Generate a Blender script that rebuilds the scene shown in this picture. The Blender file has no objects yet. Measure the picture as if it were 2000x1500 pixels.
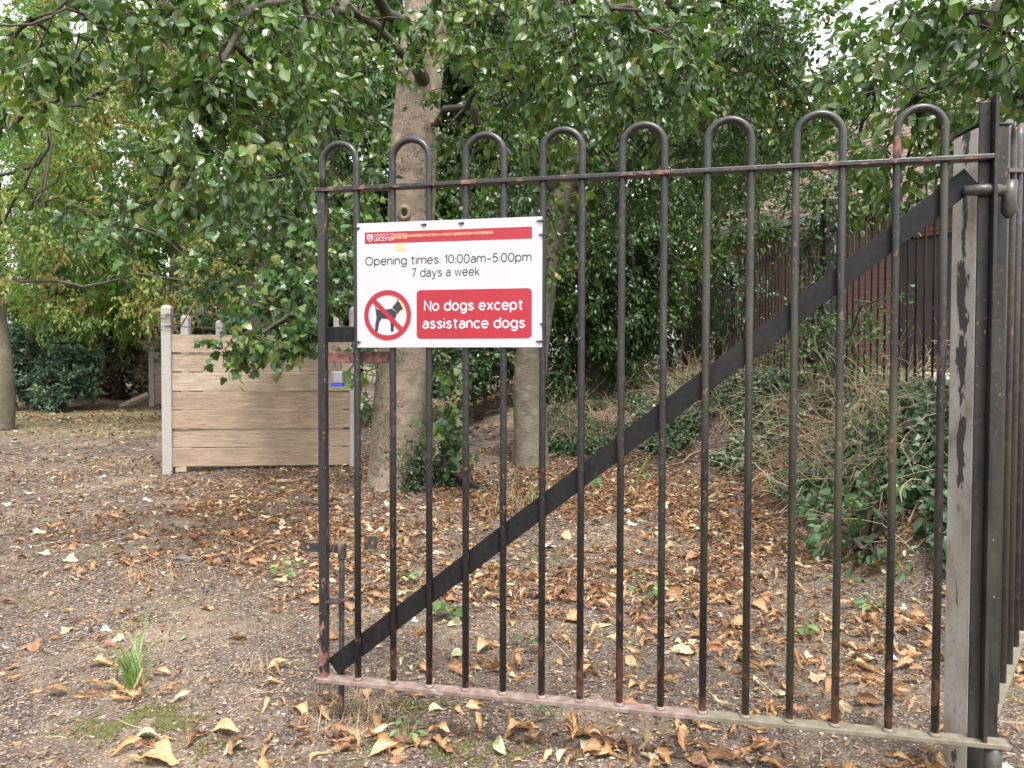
import bpy, bmesh, math, random
import numpy as np
from mathutils import Vector, Matrix

# ------------------------------------------------------------------ camera, sky, sun
S = bpy.context.scene
COL = S.collection
CAM_H, F_PX, PITCH = 1.2, 1496.7, 0.02707
cam = bpy.data.cameras.new('camera')
cam.sensor_width = 36.0
cam.lens = F_PX * 36.0 / 2000.0
cam.clip_start, cam.clip_end = 0.05, 2000.0
camo = bpy.data.objects.new('camera', cam)
COL.objects.link(camo)
camo.location = (0, 0, CAM_H)
camo.rotation_euler = (math.pi / 2 - PITCH, -0.0024, 0)
S.camera = camo
S.render.resolution_x, S.render.resolution_y = 1024, 768

SUN_EL, SUN_AZ = math.radians(62), math.radians(160)      # azimuth from +Y towards +X
world = bpy.data.worlds.new("World")
S.world = world
world.use_nodes = True
wt = world.node_tree
wt.nodes.clear()
w_out = wt.nodes.new('ShaderNodeOutputWorld')
w_bg = wt.nodes.new('ShaderNodeBackground')
w_sky = wt.nodes.new('ShaderNodeTexSky')
w_sky.sky_type = 'NISHITA'
w_sky.sun_disc = False
w_sky.sun_elevation = SUN_EL
w_sky.sun_rotation = SUN_AZ
w_sky.air_density, w_sky.dust_density = 1.0, 4.0
w_hs = wt.nodes.new('ShaderNodeHueSaturation')            # thin high cloud: greyer than a clear sky
w_hs.inputs['Saturation'].default_value = 0.08
w_hs.inputs['Value'].default_value = 1.75
w_bg.inputs['Strength'].default_value = 0.15
wt.links.new(w_sky.outputs[0], w_hs.inputs['Color'])
wt.links.new(w_hs.outputs[0], w_bg.inputs['Color'])
wt.links.new(w_bg.outputs[0], w_out.inputs['Surface'])
sun = bpy.data.lights.new('sun', 'SUN')
sun.energy, sun.angle, sun.color = 1.9, math.radians(8), (1.0, 0.94, 0.86)
suno = bpy.data.objects.new('sun', sun)
COL.objects.link(suno)
_sd = Vector((math.sin(SUN_AZ) * math.cos(SUN_EL), math.cos(SUN_AZ) * math.cos(SUN_EL), math.sin(SUN_EL)))
suno.rotation_euler = _sd.to_track_quat('Z', 'Y').to_euler()
S.view_settings.view_transform = 'Standard'
S.view_settings.look = 'None'
S.view_settings.exposure = 1.0
S.view_settings.gamma = 1.0
S.render.engine = 'CYCLES'
S.cycles.max_bounces = 7
S.cycles.diffuse_bounces = 4
S.cycles.transmission_bounces = 5
S.cycles.glossy_bounces = 2
S.cycles.transparent_max_bounces = 4
S.cycles.use_denoising = True

RNG = np.random.default_rng(7)
random.seed(7)

# ------------------------------------------------------------------ geometry helpers
def ray(px, py):
    u, v = (px - 1000) / F_PX, -(py - 750) / F_PX
    return np.array([u, math.cos(PITCH) + v * math.sin(PITCH), -math.sin(PITCH) + v * math.cos(PITCH)])

def at(px, py, Y):
    """world point seen at a pixel of the 2000x1500 photograph, Y metres ahead"""
    r = ray(px, py)
    return r * (Y / r[1]) + np.array([0, 0, CAM_H])

def sm(a, b, x):
    t = np.clip((x - a) / (b - a), 0, 1)
    return t * t * (3 - 2 * t)

def gz(x, y):
    """height of the ground"""
    x = np.asarray(x, float); y = np.asarray(y, float)
    foot = 1.8 + 0.25 * np.sin(y * 1.1) * sm(4, 7, y)
    s1 = sm(foot, foot + 1.25, x + 0.06 * (y - 6)) * sm(2.2, 5.2, y + 0.35 * (x - 2))
    s2 = sm(7.9, 13.0, y) * sm(-2.2, 0.9, x)
    h = 0.93 * np.maximum(s1, s2 * 0.92)
    h = h + 0.12 * sm(6, 10, y) * sm(2.5, 4, x)
    h = h + 0.018 * np.sin(x * 1.3 + 0.5) * np.cos(y * 1.1) + 0.008 * np.sin(x * 4.1 + y * 2.3) + 0.005 * np.sin(7.3 * x - 6.1 * y)
    h = h + 0.35 * sm(19, 24, y) * sm(-2, -6, x) * 0.5
    return h

def on_ground(px, py):
    r = ray(px, py)
    t = 1.0
    for _ in range(400):
        p = r * t + np.array([0, 0, CAM_H])
        d = p[2] - float(gz(p[0], p[1]))
        if d < 0.002: break
        t += max(0.004, d * 0.6)
        if t > 80: break
    return p

def mesh_obj(name, V, F, mat, parent=None, smooth=False, tint=None, loc=None):
    """V (n,3); F = list of int arrays (m,k), one per polygon size"""
    V = np.asarray(V, np.float32)
    F = [np.asarray(f, np.int32) for f in (F if isinstance(F, list) else [F]) if len(f)]
    me = bpy.data.meshes.new(name)
    if loc is not None:
        V = V - np.asarray(loc, np.float32)
    me.vertices.add(len(V))
    me.vertices.foreach_set('co', V.ravel())
    loops = np.concatenate([f.ravel() for f in F])
    tot = np.concatenate([np.full(len(f), f.shape[1], np.int32) for f in F])
    st = np.concatenate([[0], np.cumsum(tot)[:-1]]).astype(np.int32)
    me.loops.add(len(loops)); me.loops.foreach_set('vertex_index', loops)
    me.polygons.add(len(tot)); me.polygons.foreach_set('loop_start', st); me.polygons.foreach_set('loop_total', tot)
    me.polygons.foreach_set('use_smooth', np.full(len(tot), bool(smooth)))
    if tint is not None:
        at_ = me.attributes.new('tint', 'FLOAT', 'POINT')
        at_.data.foreach_set('value', np.asarray(tint, np.float32))
    me.update(calc_edges=True)
    me.materials.append(mat)
    o = bpy.data.objects.new(name, me)
    COL.objects.link(o)
    if loc is not None: o.location = loc
    if parent is not None: o.parent = parent
    return o

def tag(o, label=None, cat=None, group=None, kind=None):
    if label: o['label'] = label
    if cat: o['category'] = cat
    if group: o['group'] = group
    if kind: o['kind'] = kind
    return o

def thing(name, label, cat, group=None):
    o = bpy.data.objects.new(name, None)
    o.empty_display_size = 0.1
    COL.objects.link(o)
    return tag(o, label, cat, group)

def set_origin(root, loc):
    """move an Empty to its base, its parts staying where they are (parts are built in world space)"""
    root.location = Vector([float(c) for c in loc])
    inv = Matrix.Translation(-root.location)
    for c in root.children: c.matrix_parent_inverse = inv

class MB:
    def __init__(s): s.V = []; s.F = {}; s.T = []; s.n = 0
    def add(s, V, F, t=0.0):
        V = np.asarray(V, float)
        for f in (F if isinstance(F, list) else [F]):
            f = np.asarray(f)
            if len(f): s.F.setdefault(f.shape[1], []).append(f + s.n)
        s.V.append(V); s.T.append(np.full(len(V), t) if np.isscalar(t) else np.asarray(t)); s.n += len(V)
        return s
    def box(s, c, size, R=None, t=0.0):
        h = np.array(size) / 2
        v = np.array([[x, y, z] for x in (-1, 1) for y in (-1, 1) for z in (-1, 1)]) * h
        if R is not None: v = v @ np.asarray(R).T
        return s.add(v + np.asarray(c), np.array([[0, 1, 3, 2], [4, 6, 7, 5], [0, 4, 5, 1], [2, 3, 7, 6], [0, 2, 6, 4], [1, 5, 7, 3]]), t)
    def tube(s, pts, r, n=8, t=0.0, cap=True):
        V, F = tube(pts, r, n, cap)
        return s.add(V, F, t)
    def build(s, name, mat, parent=None, smooth=False):
        return mesh_obj(name, np.concatenate(s.V), [np.concatenate(f) for f in s.F.values()], mat, parent, smooth, np.concatenate(s.T))

def bevel(o, w, seg=2):
    m = o.modifiers.new('bevel', 'BEVEL'); m.width = w; m.segments = seg; m.limit_method = 'ANGLE'
    return o

def tube(pts, r, n=8, cap=True):
    P = np.asarray(pts, float); k = len(P)
    r = np.full(k, r) if np.isscalar(r) else np.asarray(r, float)
    T = np.gradient(P, axis=0); T /= np.linalg.norm(T, axis=1)[:, None] + 1e-9
    up = np.array([0, 0, 1.0]) if abs(T[0][2]) < 0.9 else np.array([1.0, 0, 0])
    a = np.cross(up, T[0]); a /= np.linalg.norm(a)
    A = [a]
    for i in range(1, k):
        a = A[-1] - T[i] * (A[-1] @ T[i]); a /= np.linalg.norm(a) + 1e-9; A.append(a)
    A = np.array(A); B = np.cross(T, A)
    th = np.linspace(0, 2 * np.pi, n, endpoint=False)
    V = P[:, None, :] + r[:, None, None] * (np.cos(th)[None, :, None] * A[:, None, :] + np.sin(th)[None, :, None] * B[:, None, :])
    V = V.reshape(-1, 3)
    i = np.arange(k - 1)[:, None] * n; j = np.arange(n)[None, :]; j2 = (j + 1) % n
    Q = np.stack([i + j, i + j2, i + n + j2, i + n + j], -1).reshape(-1, 4)
    F = [Q]
    if cap:
        V = np.vstack([V, P[0], P[-1]]); c0, c1 = k * n, k * n + 1
        jj = np.arange(n); j3 = (jj + 1) % n
        F.append(np.stack([np.full(n, c0), j3, jj], -1))
        F.append(np.stack([np.full(n, c1), (k - 1) * n + jj, (k - 1) * n + j3], -1))
        F = [Q, np.concatenate(F[1:])]
    return V, F

def smooth_path(pts, n):
    """Catmull-Rom through the points"""
    P = np.asarray(pts, float)
    if len(P) == 2:
        return P[0] + (P[1] - P[0]) * np.linspace(0, 1, n)[:, None]
    Q = np.vstack([2 * P[0] - P[1], P, 2 * P[-1] - P[-2]])
    out = []
    for t in np.linspace(0, len(P) - 1 - 1e-6, n):
        i = int(t); f = t - i
        a, b, c, d = Q[i], Q[i + 1], Q[i + 2], Q[i + 3]
        out.append(0.5 * ((2 * b) + (-a + c) * f + (2 * a - 5 * b + 4 * c - d) * f * f + (-a + 3 * b - 3 * c + d) * f ** 3))
    return np.array(out)

# ------------------------------------------------------------------ material helpers
def lin(h):
    c = [int(h[i:i + 2], 16) / 255 for i in (0, 2, 4)]
    return tuple((x / 12.92 if x <= 0.04045 else ((x + 0.055) / 1.055) ** 2.4) for x in c) + (1,)

class M:
    def __init__(s, name):
        s.m = bpy.data.materials.new(name); s.m.use_nodes = True
        s.t = s.m.node_tree; s.t.nodes.clear()
        s.out = s.t.nodes.new('ShaderNodeOutputMaterial')
        s.b = s.t.nodes.new('ShaderNodeBsdfPrincipled')
        s.t.links.new(s.b.outputs[0], s.out.inputs[0])
    def N(s, typ, **kw):
        n = s.t.nodes.new('ShaderNode' + typ)
        for k, v in kw.items():
            if k[0] == '_': setattr(n, k[1:], v)
            else:
                key = int(k[1:]) if k[0] == 'i' and k[1:].isdigit() else k.replace('_', ' ')
                s.set(n.inputs[key], v)
        return n
    def set(s, inp, v):
        if hasattr(v, 'links') or isinstance(v, bpy.types.NodeSocket): s.t.links.new(v, inp)
        elif isinstance(v, bpy.types.Node): s.t.links.new(v.outputs[0], inp)
        else: inp.default_value = v
    def P(s, **kw):
        for k, v in kw.items(): s.set(s.b.inputs[k.replace('_', ' ')], v)
        return s.m
    def co(s, kind='Object', scale=(1, 1, 1), rot=(0, 0, 0)):
        c = s.N('TexCoord'); mp = s.N('Mapping'); s.t.links.new(c.outputs[kind], mp.inputs[0])
        mp.inputs['Scale'].default_value = scale; mp.inputs['Rotation'].default_value = rot
        return mp.outputs[0]
    def world(s, scale=(1, 1, 1)):
        g = s.N('NewGeometry'); mp = s.N('Mapping'); s.t.links.new(g.outputs['Position'], mp.inputs[0])
        mp.inputs['Scale'].default_value = scale
        return mp.outputs[0]
    def noise(s, vec, scale, detail=4, rough=0.55, dist=0.0):
        n = s.N('TexNoise', Vector=vec, Scale=float(scale), Detail=float(detail), Roughness=rough, Distortion=dist)
        return n.outputs['Fac']
    def ramp(s, fac, stops, interp='LINEAR'):
        r = s.N('ValToRGB', Fac=fac); e = r.color_ramp; e.interpolation = interp
        while len(e.elements) < len(stops): e.elements.new(0.5)
        for el, (p, c) in zip(e.elements, stops):
            el.position = p
            el.color = c if not isinstance(c, (int, float)) else (c, c, c, 1)
        return r.outputs['Color']
    def mix(s, f, a, b, blend='MIX'):
        n = s.N('Mix', _data_type='RGBA', _blend_type=blend)
        s.set(n.inputs[0], f); s.set(n.inputs[6], a); s.set(n.inputs[7], b)
        return n.outputs[2]
    def math(s, op, a, b=0.0):
        n = s.N('Math', _operation=op); s.set(n.inputs[0], a); s.set(n.inputs[1], b)
        return n.outputs[0]
    def bump(s, h, strength=0.3, dist=0.01):
        n = s.N('Bump', Height=h, Strength=strength, Distance=dist)
        s.t.links.new(n.outputs[0], s.b.inputs['Normal'])
        return n.outputs[0]
    def tint(s):
        return s.N('Attribute', _attribute_name='tint').outputs['Fac']

def leaf_mat(name, stops, trans=0.35, rough=0.38, spec=0.5, tgain=(1.25, 1.35, 0.6)):
    m = M(name)
    c = m.ramp(m.tint(), stops)
    v = m.noise(m.world(), 3.0, 2)
    c = m.mix(m.math('MULTIPLY', v, 0.35), c, m.mix(1.0, c, (0.55, 0.75, 0.6, 1), 'MULTIPLY'))
    m.P(Base_Color=c, Roughness=rough, Specular_IOR_Level=spec)
    tc = m.mix(1.0, c, tgain + (1,), 'MULTIPLY')
    tr = m.N('BsdfTranslucent', Color=tc)
    ms = m.N('MixShader', Fac=trans); m.t.links.new(m.b.outputs[0], ms.inputs[1]); m.t.links.new(tr.outputs[0], ms.inputs[2])
    m.t.links.new(ms.outputs[0], m.out.inputs[0])
    return m.m

G = lambda r, g, b: (r, g, b, 1)
MAT = {}
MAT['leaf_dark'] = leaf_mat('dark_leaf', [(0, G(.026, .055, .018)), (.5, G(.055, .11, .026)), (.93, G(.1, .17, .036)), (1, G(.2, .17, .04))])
MAT['leaf_ovate'] = leaf_mat('ovate_leaf', [(0, G(.034, .07, .02)), (.55, G(.062, .122, .028)), (.9, G(.11, .18, .035)), (1, G(.16, .17, .05))], 0.32, 0.3, 0.65)
MAT['leaf_syc'] = leaf_mat('lobed_leaf', [(0, G(.04, .085, .035)), (.5, G(.075, .145, .048)), (.88, G(.13, .21, .055)), (1, G(.26, .27, .1))], 0.3, 0.36, 0.55)
MAT['leaf_bright'] = leaf_mat('bright_leaf', [(0, G(.08, .14, .05)), (.5, G(.16, .27, .085)), (.85, G(.26, .33, .11)), (1, G(.4, .28, .1))], 0.55, 0.45, 0.3)
MAT['leaf_chestnut'] = leaf_mat('autumn_leaf', [(0, G(.07, .12, .035)), (.45, G(.2, .26, .075)), (.72, G(.33, .32, .1)), (.88, G(.3, .19, .07)), (1, G(.2, .11, .05))], 0.4, 0.5, 0.3)
MAT['leaf_teal'] = leaf_mat('bluish_shrub_leaf', [(0, G(.05, .09, .06)), (.6, G(.09, .15, .1)), (1, G(.17, .22, .13))], 0.25, 0.45, 0.4)
MAT['leaf_brown'] = leaf_mat('brown_hedge_leaf', [(0, G(.05, .08, .04)), (.4, G(.12, .09, .06)), (1, G(.38, .26, .2))], 0.2, 0.55, 0.3)
MAT['ivy'] = leaf_mat('ivy_leaf', [(0, G(.02, .05, .022)), (.6, G(.05, .1, .042)), (.94, G(.11, .17, .07)), (1, G(.25, .24, .1))], 0.15, 0.33, 0.6)
MAT['weed'] = leaf_mat('weed_leaf', [(0, G(.06, .12, .05)), (.6, G(.12, .2, .08)), (1, G(.25, .3, .12))], 0.3, 0.45, 0.4)
MAT['grass'] = leaf_mat('grass_blade', [(0, G(.1, .18, .05)), (.6, G(.2, .3, .1)), (1, G(.4, .38, .18))], 0.35, 0.4, 0.4)
MAT['straw'] = leaf_mat('dry_straw', [(0, G(.13, .085, .05)), (.4, G(.34, .23, .15)), (1, G(.58, .45, .31))], 0.15, 0.6, 0.25, (1.1, 1, .8))
MAT['litter'] = leaf_mat('dead_leaf', [(0, G(.075, .042, .03)), (.25, G(.17, .09, .058)), (.5, G(.31, .16, .085)), (.72, G(.46, .27, .135)), (.86, G(.53, .4, .25)), (.94, G(.5, .5, .42)), (1, G(.27, .32, .14))], 0.15, 0.55, 0.3, (1.2, 1, .7))
MAT['chips'] = leaf_mat('litter_chips', [(0, G(.05, .035, .03)), (.35, G(.13, .088, .07)), (.65, G(.26, .175, .125)), (.88, G(.38, .28, .2)), (1, G(.5, .42, .35))], 0.05, 0.75, 0.2, (1, 1, 1))

def m_bark(name, c0, c1, c2, scale, zs, bumps, ridge=False):
    m = M(name)
    v = m.world((1, 1, zs))
    n = m.noise(v, scale, 10, 0.68, 0.5)
    n2 = m.noise(m.world(), 2.2, 3)
    col = m.ramp(n, [(0.28, c0), (0.5, c1), (0.72, c2)])
    col = m.mix(m.ramp(n2, [(0.45, 0.0), (0.68, 0.55)]), col, G(.07, .09, .045))
    fine = m.noise(m.world((1, 1, 1)), 90, 3)
    h = m.math('ADD', n, m.math('MULTIPLY', fine, 0.25))
    if name == 'smooth_bark':
        wv = m.N('TexVoronoi', Vector=m.world((11, 11, 3.0)), _feature='DISTANCE_TO_EDGE', Randomness=1.0)
        cr = m.math('MULTIPLY', m.ramp(wv.outputs['Distance'], [(0.0, 1.0), (0.045, 0.0)]), m.ramp(m.noise(m.world(), 1.9, 4), [(0.44, 0.0), (0.56, 1.0)]))
        col = m.mix(m.math('MULTIPLY', cr, .8), col, G(.05, .038, .03))
        ho = m.noise(m.world((1.2, 1.2, 9)), 9, 5, .7)
        col = m.mix(m.ramp(ho, [(0.55, 0.0), (0.72, .55)]), col, G(.11, .085, .068))
        h = m.math('SUBTRACT', h, m.math('MULTIPLY', cr, 1.2))
    if ridge:
        w = m.N('TexVoronoi', Vector=m.world((14, 14, 3.2)), _feature='DISTANCE_TO_EDGE')
        cr = m.ramp(w.outputs['Distance'], [(0.0, 0.0), (0.16, 1.0)])
        col = m.mix(m.math('MULTIPLY', m.math('SUBTRACT', 1.0, cr), 0.6), col, G(.025, .02, .017))
        h = m.math('ADD', h, m.math('MULTIPLY', cr, 1.5))
    m.bump(h, bumps, 0.02)
    return m.P(Base_Color=col, Roughness=0.85, Specular_IOR_Level=0.25)
MAT['bark_smooth'] = m_bark('smooth_bark', G(.14, .1, .076), G(.27, .205, .158), G(.38, .3, .24), 8, 1.6, 0.9)
MAT['bark_grey'] = m_bark('grey_bark', G(.08, .068, .052), G(.155, .13, .1), G(.24, .2, .16), 9, 1.6, 0.9)
MAT['bark_rough'] = m_bark('rough_bark', G(.05, .04, .033), G(.11, .085, .068), G(.18, .14, .115), 9, .35, 0.8, True)
MAT['bark_dark'] = m_bark('branch_bark', G(.03, .025, .02), G(.055, .045, .036), G(.1, .085, .07), 9, .5, 0.6)

def m_gate(name, base=0.014, algae=.45, rust_lo=0.665, redlow=True, stretch=2.2, specks=.72, spec=.42, rough=0.0):
    m = M(name)
    n = m.noise(m.world((1, 1, 1 / stretch)), 26, 5, 0.62, 0.3)
    big = m.noise(m.world(), 3.1, 3)
    z = m.N('SeparateXYZ'); m.t.links.new(m.N('NewGeometry').outputs['Position'], z.inputs[0])
    blk = m.ramp(m.noise(m.world(), 60, 4), [(0.3, G(base * .75, base * .7, base * .8)), (0.62, G(base * 1.7, base * 1.55, base * 1.6)), (0.8, G(base * 4, base * 3.4, base * 3.2))])
    rustc = m.ramp(m.noise(m.world(), 45, 4), [(0.3, G(.09, .042, .034)), (0.6, G(.21, .09, .07)), (0.8, G(.32, .2, .16))])
    fac = m.math('ADD', n, m.math('MULTIPLY', m.math('SUBTRACT', big, 0.5), 0.35))
    if redlow:
        low = m.N('MapRange'); m.set(low.inputs['Value'], z.outputs['Z'])
        low.inputs['From Min'].default_value, low.inputs['From Max'].default_value = 0.5, 0.14
        low.inputs['To Min'].default_value, low.inputs['To Max'].default_value = 0.0, 0.2
        fac = m.math('ADD', fac, low.outputs[0])
    mask = m.ramp(fac, [(rust_lo, 0.0), (rust_lo + 0.02, 0.9)])
    # green algae film, mid height, towards the hinge side
    al = m.ramp(m.noise(m.world((3, 3, .8)), 2.4, 3), [(0.42, 0.0), (0.66, 0.65 * algae)])
    sx = m.ramp(m.math('MULTIPLY', z.outputs['X'], 1.0), [(0.12, 0.15), (0.75, 1.0)])
    c = m.mix(m.math('MULTIPLY', al, sx), blk, G(.13, .13, .075))
    # pale scratches and lichen specks
    sp = m.ramp(m.noise(m.world((1, 1, .5)), 120, 2), [(specks, 0.0), (specks + .03, 0.6)])
    c = m.mix(sp, c, G(.3, .29, .28))
    c = m.mix(mask, c, rustc)
    chip = m.ramp(m.noise(m.world((1, 1, .6)), 95, 4, .6), [(0.635, 0.0), (0.655, .85)])
    c = m.mix(m.math('MULTIPLY', chip, m.ramp(big, [(0.42, 0.0), (0.56, 1.0)])) if base > .01 else 0.0, c, rustc)
    h = m.math('SUBTRACT', m.math('MULTIPLY', n, 0.3), mask)
    m.bump(h, 0.5, 0.0012)
    rr = m.math('ADD', m.math('MULTIPLY', mask, 0.4), 0.33)
    return m.P(Base_Color=c, Roughness=m.math('ADD', rr, rough), Specular_IOR_Level=spec)
MAT['gate'] = m_gate('black_gate_paint')
MAT['gate_rail'] = m_gate('flaking_rail_paint', rust_lo=0.57, algae=.3, redlow=False, stretch=0.6)
MAT['brace'] = m_gate('brace_paint', base=0.007, algae=.1, rust_lo=0.8, specks=.8, spec=.2, rough=.25, redlow=False)
MAT['rust_iron'] = m_gate('rusty_iron', base=0.03, rust_lo=0.58, algae=.4, spec=.3, redlow=False)
MAT['fence'] = m_gate('fence_paint', base=0.011, rust_lo=0.68, algae=.5, spec=.3, redlow=False)
m = M('oxide_bottom_rail')
n = m.noise(m.world(), 30, 5); n3 = m.noise(m.world(), 7, 4)
c = m.ramp(n, [(0.3, G(.12, .075, .062)), (0.5, G(.175, .12, .105)), (0.75, G(.25, .2, .18))])
sx = m.N('SeparateXYZ'); m.t.links.new(m.world((1, 1, 1)), sx.inputs[0])
gr = m.ramp(m.math('ADD', sx.outputs[0], m.math('MULTIPLY', n3, .6)), [(0.75, 0.0), (1.0, 0.85)])
c = m.mix(gr, c, m.ramp(n, [(0.3, G(.1, .095, .06)), (0.7, G(.165, .15, .115))]))
c = m.mix(m.ramp(m.noise(m.world(), 18, 5), [(0.64, 0.0), (0.7, .5)]), c, G(.33, .31, .3))
m.bump(n, 0.4, 0.002)
MAT['bottom_rail'] = m.P(Base_Color=c, Roughness=0.7)

m = M('peeling_post_paint')
n = m.noise(m.world((1.6, 1.6, .8)), 8, 8, 0.68, 0.5); f = m.noise(m.world(), 60, 4)
sep = m.N('SeparateXYZ'); m.t.links.new(m.N('NewGeometry').outputs['Position'], sep.inputs[0])
# the old pale coat shows on the lit, weathered side; dark flakes follow a strip down its middle
strip = m.N('MapRange'); m.set(strip.inputs['Value'], m.math('ABSOLUTE', m.math('SUBTRACT', sep.outputs['Y'], 2.215)))
strip.inputs['From Min'].default_value, strip.inputs['From Max'].default_value = 0.0, 0.05
strip.inputs['To Min'].default_value, strip.inputs['To Max'].default_value = 0.1, -0.16
zu = m.N('MapRange'); m.set(zu.inputs['Value'], sep.outputs['Z']); zu.inputs['From Min'].default_value, zu.inputs['From Max'].default_value = .7, 1.05; zu.inputs['To Min'].default_value, zu.inputs['To Max'].default_value = -.03, .09
flk = m.ramp(m.math('ADD', m.math('ADD', n, zu.outputs[0]), strip.outputs[0]), [(0.615, 0.0), (0.63, 1.0)])
pale = m.ramp(m.noise(m.world((1, 1, .6)), 9, 6), [(0.28, G(.22, .16, .125)), (0.42, G(.36, .325, .285)), (0.62, G(.46, .44, .41)), (0.8, G(.33, .24, .18))])
pale = m.mix(m.math('MULTIPLY', m.ramp(f, [(0.55, 0.0), (0.7, 1.0)]), 0.5), pale, G(.15, .1, .075))
c = m.mix(flk, pale, G(.045, .046, .052))
m.bump(m.math('MULTIPLY', flk, 1.0), 0.6, 0.002)
MAT['post_pale'] = m.P(Base_Color=c, Roughness=0.65)
MAT['post_dark'] = m_gate('dark_paint_and_shade', base=0.011, rust_lo=0.78, algae=.35, specks=.75, spec=.3, rough=.15, redlow=False)

def plain(name, col, rough=0.5, var=0.25, scale=30, metal=0.0, bump=0.15, spec=0.5):
    m = M(name)
    n = m.noise(m.co(), scale, 4)
    c = m.ramp(n, [(0.3, tuple(x * (1 - var) for x in col[:3]) + (1,)), (0.7, tuple(min(1, x * (1 + var)) for x in col[:3]) + (1,))])
    if bump: m.bump(n, bump, 0.002)
    return m.P(Base_Color=c, Roughness=rough, Metallic=metal, Specular_IOR_Level=spec)
MAT['sign_white'] = plain('sign_white', G(.385, .375, .4), .4, .03, 4, bump=0)
MAT['sign_red'] = plain('sign_red', G(.27, .008, .02), .4, .08, 9, bump=0)
MAT['sign_black'] = plain('sign_black', G(.015, .016, .02), .5, .1, bump=0)
MAT['sign_grey'] = plain('sign_text', G(.02, .022, .03), .5, .1, bump=0)
MAT['tape'] = plain('old_tape', G(.45, .35, .2), .4, .12, 25)
MAT['tape_thin'] = plain('torn_tape', G(.42, .2, .13), .5, .35, 120)
MAT['plastic_black'] = plain('cable_tie_black', G(.02, .02, .02), .4)
MAT['steel'] = plain('brushed_steel', G(.3, .3, .33), .4, .15, 60, 0.7)
MAT['blue'] = plain('blue_bumper', G(.03, .03, .35), .4)
MAT['twig'] = plain('dead_stick', G(.2, .14, .1), .8, .4, 30)
MAT['stone'] = plain('stone', G(.3, .27, .26), .8, .3, 25)
MAT['stone_dark'] = plain('dark_clod', G(.1, .085, .08), .9, .4, 25)
MAT['paper'] = plain('white_scrap', G(.75, .74, .76), .6, .05)
MAT['fruit'] = plain('fruit_skin', G(.4, .42, .08), .4, .2, 12)
MAT['wire'] = plain('twisted_wire', G(.1, .09, .085), .6, .4, 40, .4)
MAT['door'] = plain('door_paint', G(.03, .02, .022), .55, .2, 8)
MAT['door_frame'] = plain('frame_paint', G(.12, .04, .032), .6, .2, 8)
MAT['gutter'] = plain('gutter_grey', G(.25, .26, .27), .5)

m = M('concrete')
n = m.noise(m.world(), 70, 5, .7); n2 = m.noise(m.world((1, 1, .5)), 5, 4)
c = m.ramp(n, [(0.25, G(.2, .185, .17)), (0.55, G(.31, .29, .27)), (0.8, G(.4, .38, .36))])
c = m.mix(m.ramp(n2, [(0.5, 0.0), (0.75, 0.5)]), c, G(.2, .19, .15))
m.bump(n, 0.5, 0.002)
MAT['concrete'] = m.P(Base_Color=c, Roughness=0.85)

m = M('weathered_plank')
oi = m.N('ObjectInfo')
cv = m.N('CombineXYZ'); m.set(cv.inputs[0], m.math('MULTIPLY', oi.outputs['Random'], 37.0)); m.set(cv.inputs[1], m.math('MULTIPLY', oi.outputs['Random'], 11.0))
va = m.N('VectorMath', _operation='ADD'); m.set(va.inputs[0], m.co('Object', (1, 1, 1))); m.set(va.inputs[1], cv.outputs[0])
mp = m.N('Mapping'); m.set(mp.inputs[0], va.outputs[0]); mp.inputs['Scale'].default_value = (1.1, 8, 15)
gr = m.noise(mp.outputs[0], 4.5, 8, 0.7, .7)
mp2 = m.N('Mapping'); m.set(mp2.inputs[0], va.outputs[0]); mp2.inputs['Scale'].default_value = (1.6, 2, 5)
st = m.noise(mp2.outputs[0], 1.6, 4)
c = m.ramp(gr, [(0.25, G(.12, .085, .062)), (0.4, G(.25, .19, .135)), (0.58, G(.39, .315, .235)), (0.8, G(.52, .44, .345))])
c = m.mix(m.math('MULTIPLY', oi.outputs['Random'], 0.8), c, m.mix(1.0, c, G(.72, .62, .56), 'MULTIPLY'))
c = m.mix(m.ramp(st, [(0.52, 0.0), (0.72, 0.5)]), c, G(.15, .115, .095))
kn = m.N('TexVoronoi'); mp3 = m.N('Mapping'); m.set(mp3.inputs[0], va.outputs[0]); mp3.inputs['Scale'].default_value = (3.4, 3.4, 7); m.set(kn.inputs['Vector'], mp3.outputs[0])
c = m.mix(m.ramp(kn.outputs['Distance'], [(0.07, 0.9), (0.15, 0.0)]), c, G(.08, .045, .03))
m.bump(gr, 0.35, 0.004)
MAT['plank'] = m.P(Base_Color=c, Roughness=0.8)

m = M('brickwork')
cx = m.N('SeparateXYZ'); m.t.links.new(m.co('Object'), cx.inputs[0])
cb = m.N('CombineXYZ'); m.set(cb.inputs[0], cx.outputs[0]); m.set(cb.inputs[1], cx.outputs[2])
br = m.N('TexBrick', Vector=cb.outputs[0], Scale=1.0, Color1=G(.13, .052, .04), Color2=G(.085, .038, .032), Mortar=G(.13, .11, .1))
br.inputs['Mortar Size'].default_value = 0.006; br.inputs['Brick Width'].default_value = 0.225; br.inputs['Row Height'].default_value = 0.075
c = m.mix(m.math('MULTIPLY', m.noise(m.co(), 20, 4), .6), br.outputs['Color'], G(.09, .045, .04))
m.bump(m.math('MULTIPLY', br.outputs['Fac'], -1.0), 0.4, 0.008)
MAT['brick'] = m.P(Base_Color=c, Roughness=0.85)
m = M('clay_tile')
n = m.noise(m.co('Object', (1, 1, 1)), 14, 4); 
c = m.ramp(n, [(0.25, G(.05, .04, .035)), (0.5, G(.13, .09, .07)), (0.75, G(.23, .16, .125))])
m.bump(n, .5, .01)
MAT['tile'] = m.P(Base_Color=c, Roughness=0.85)

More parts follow.
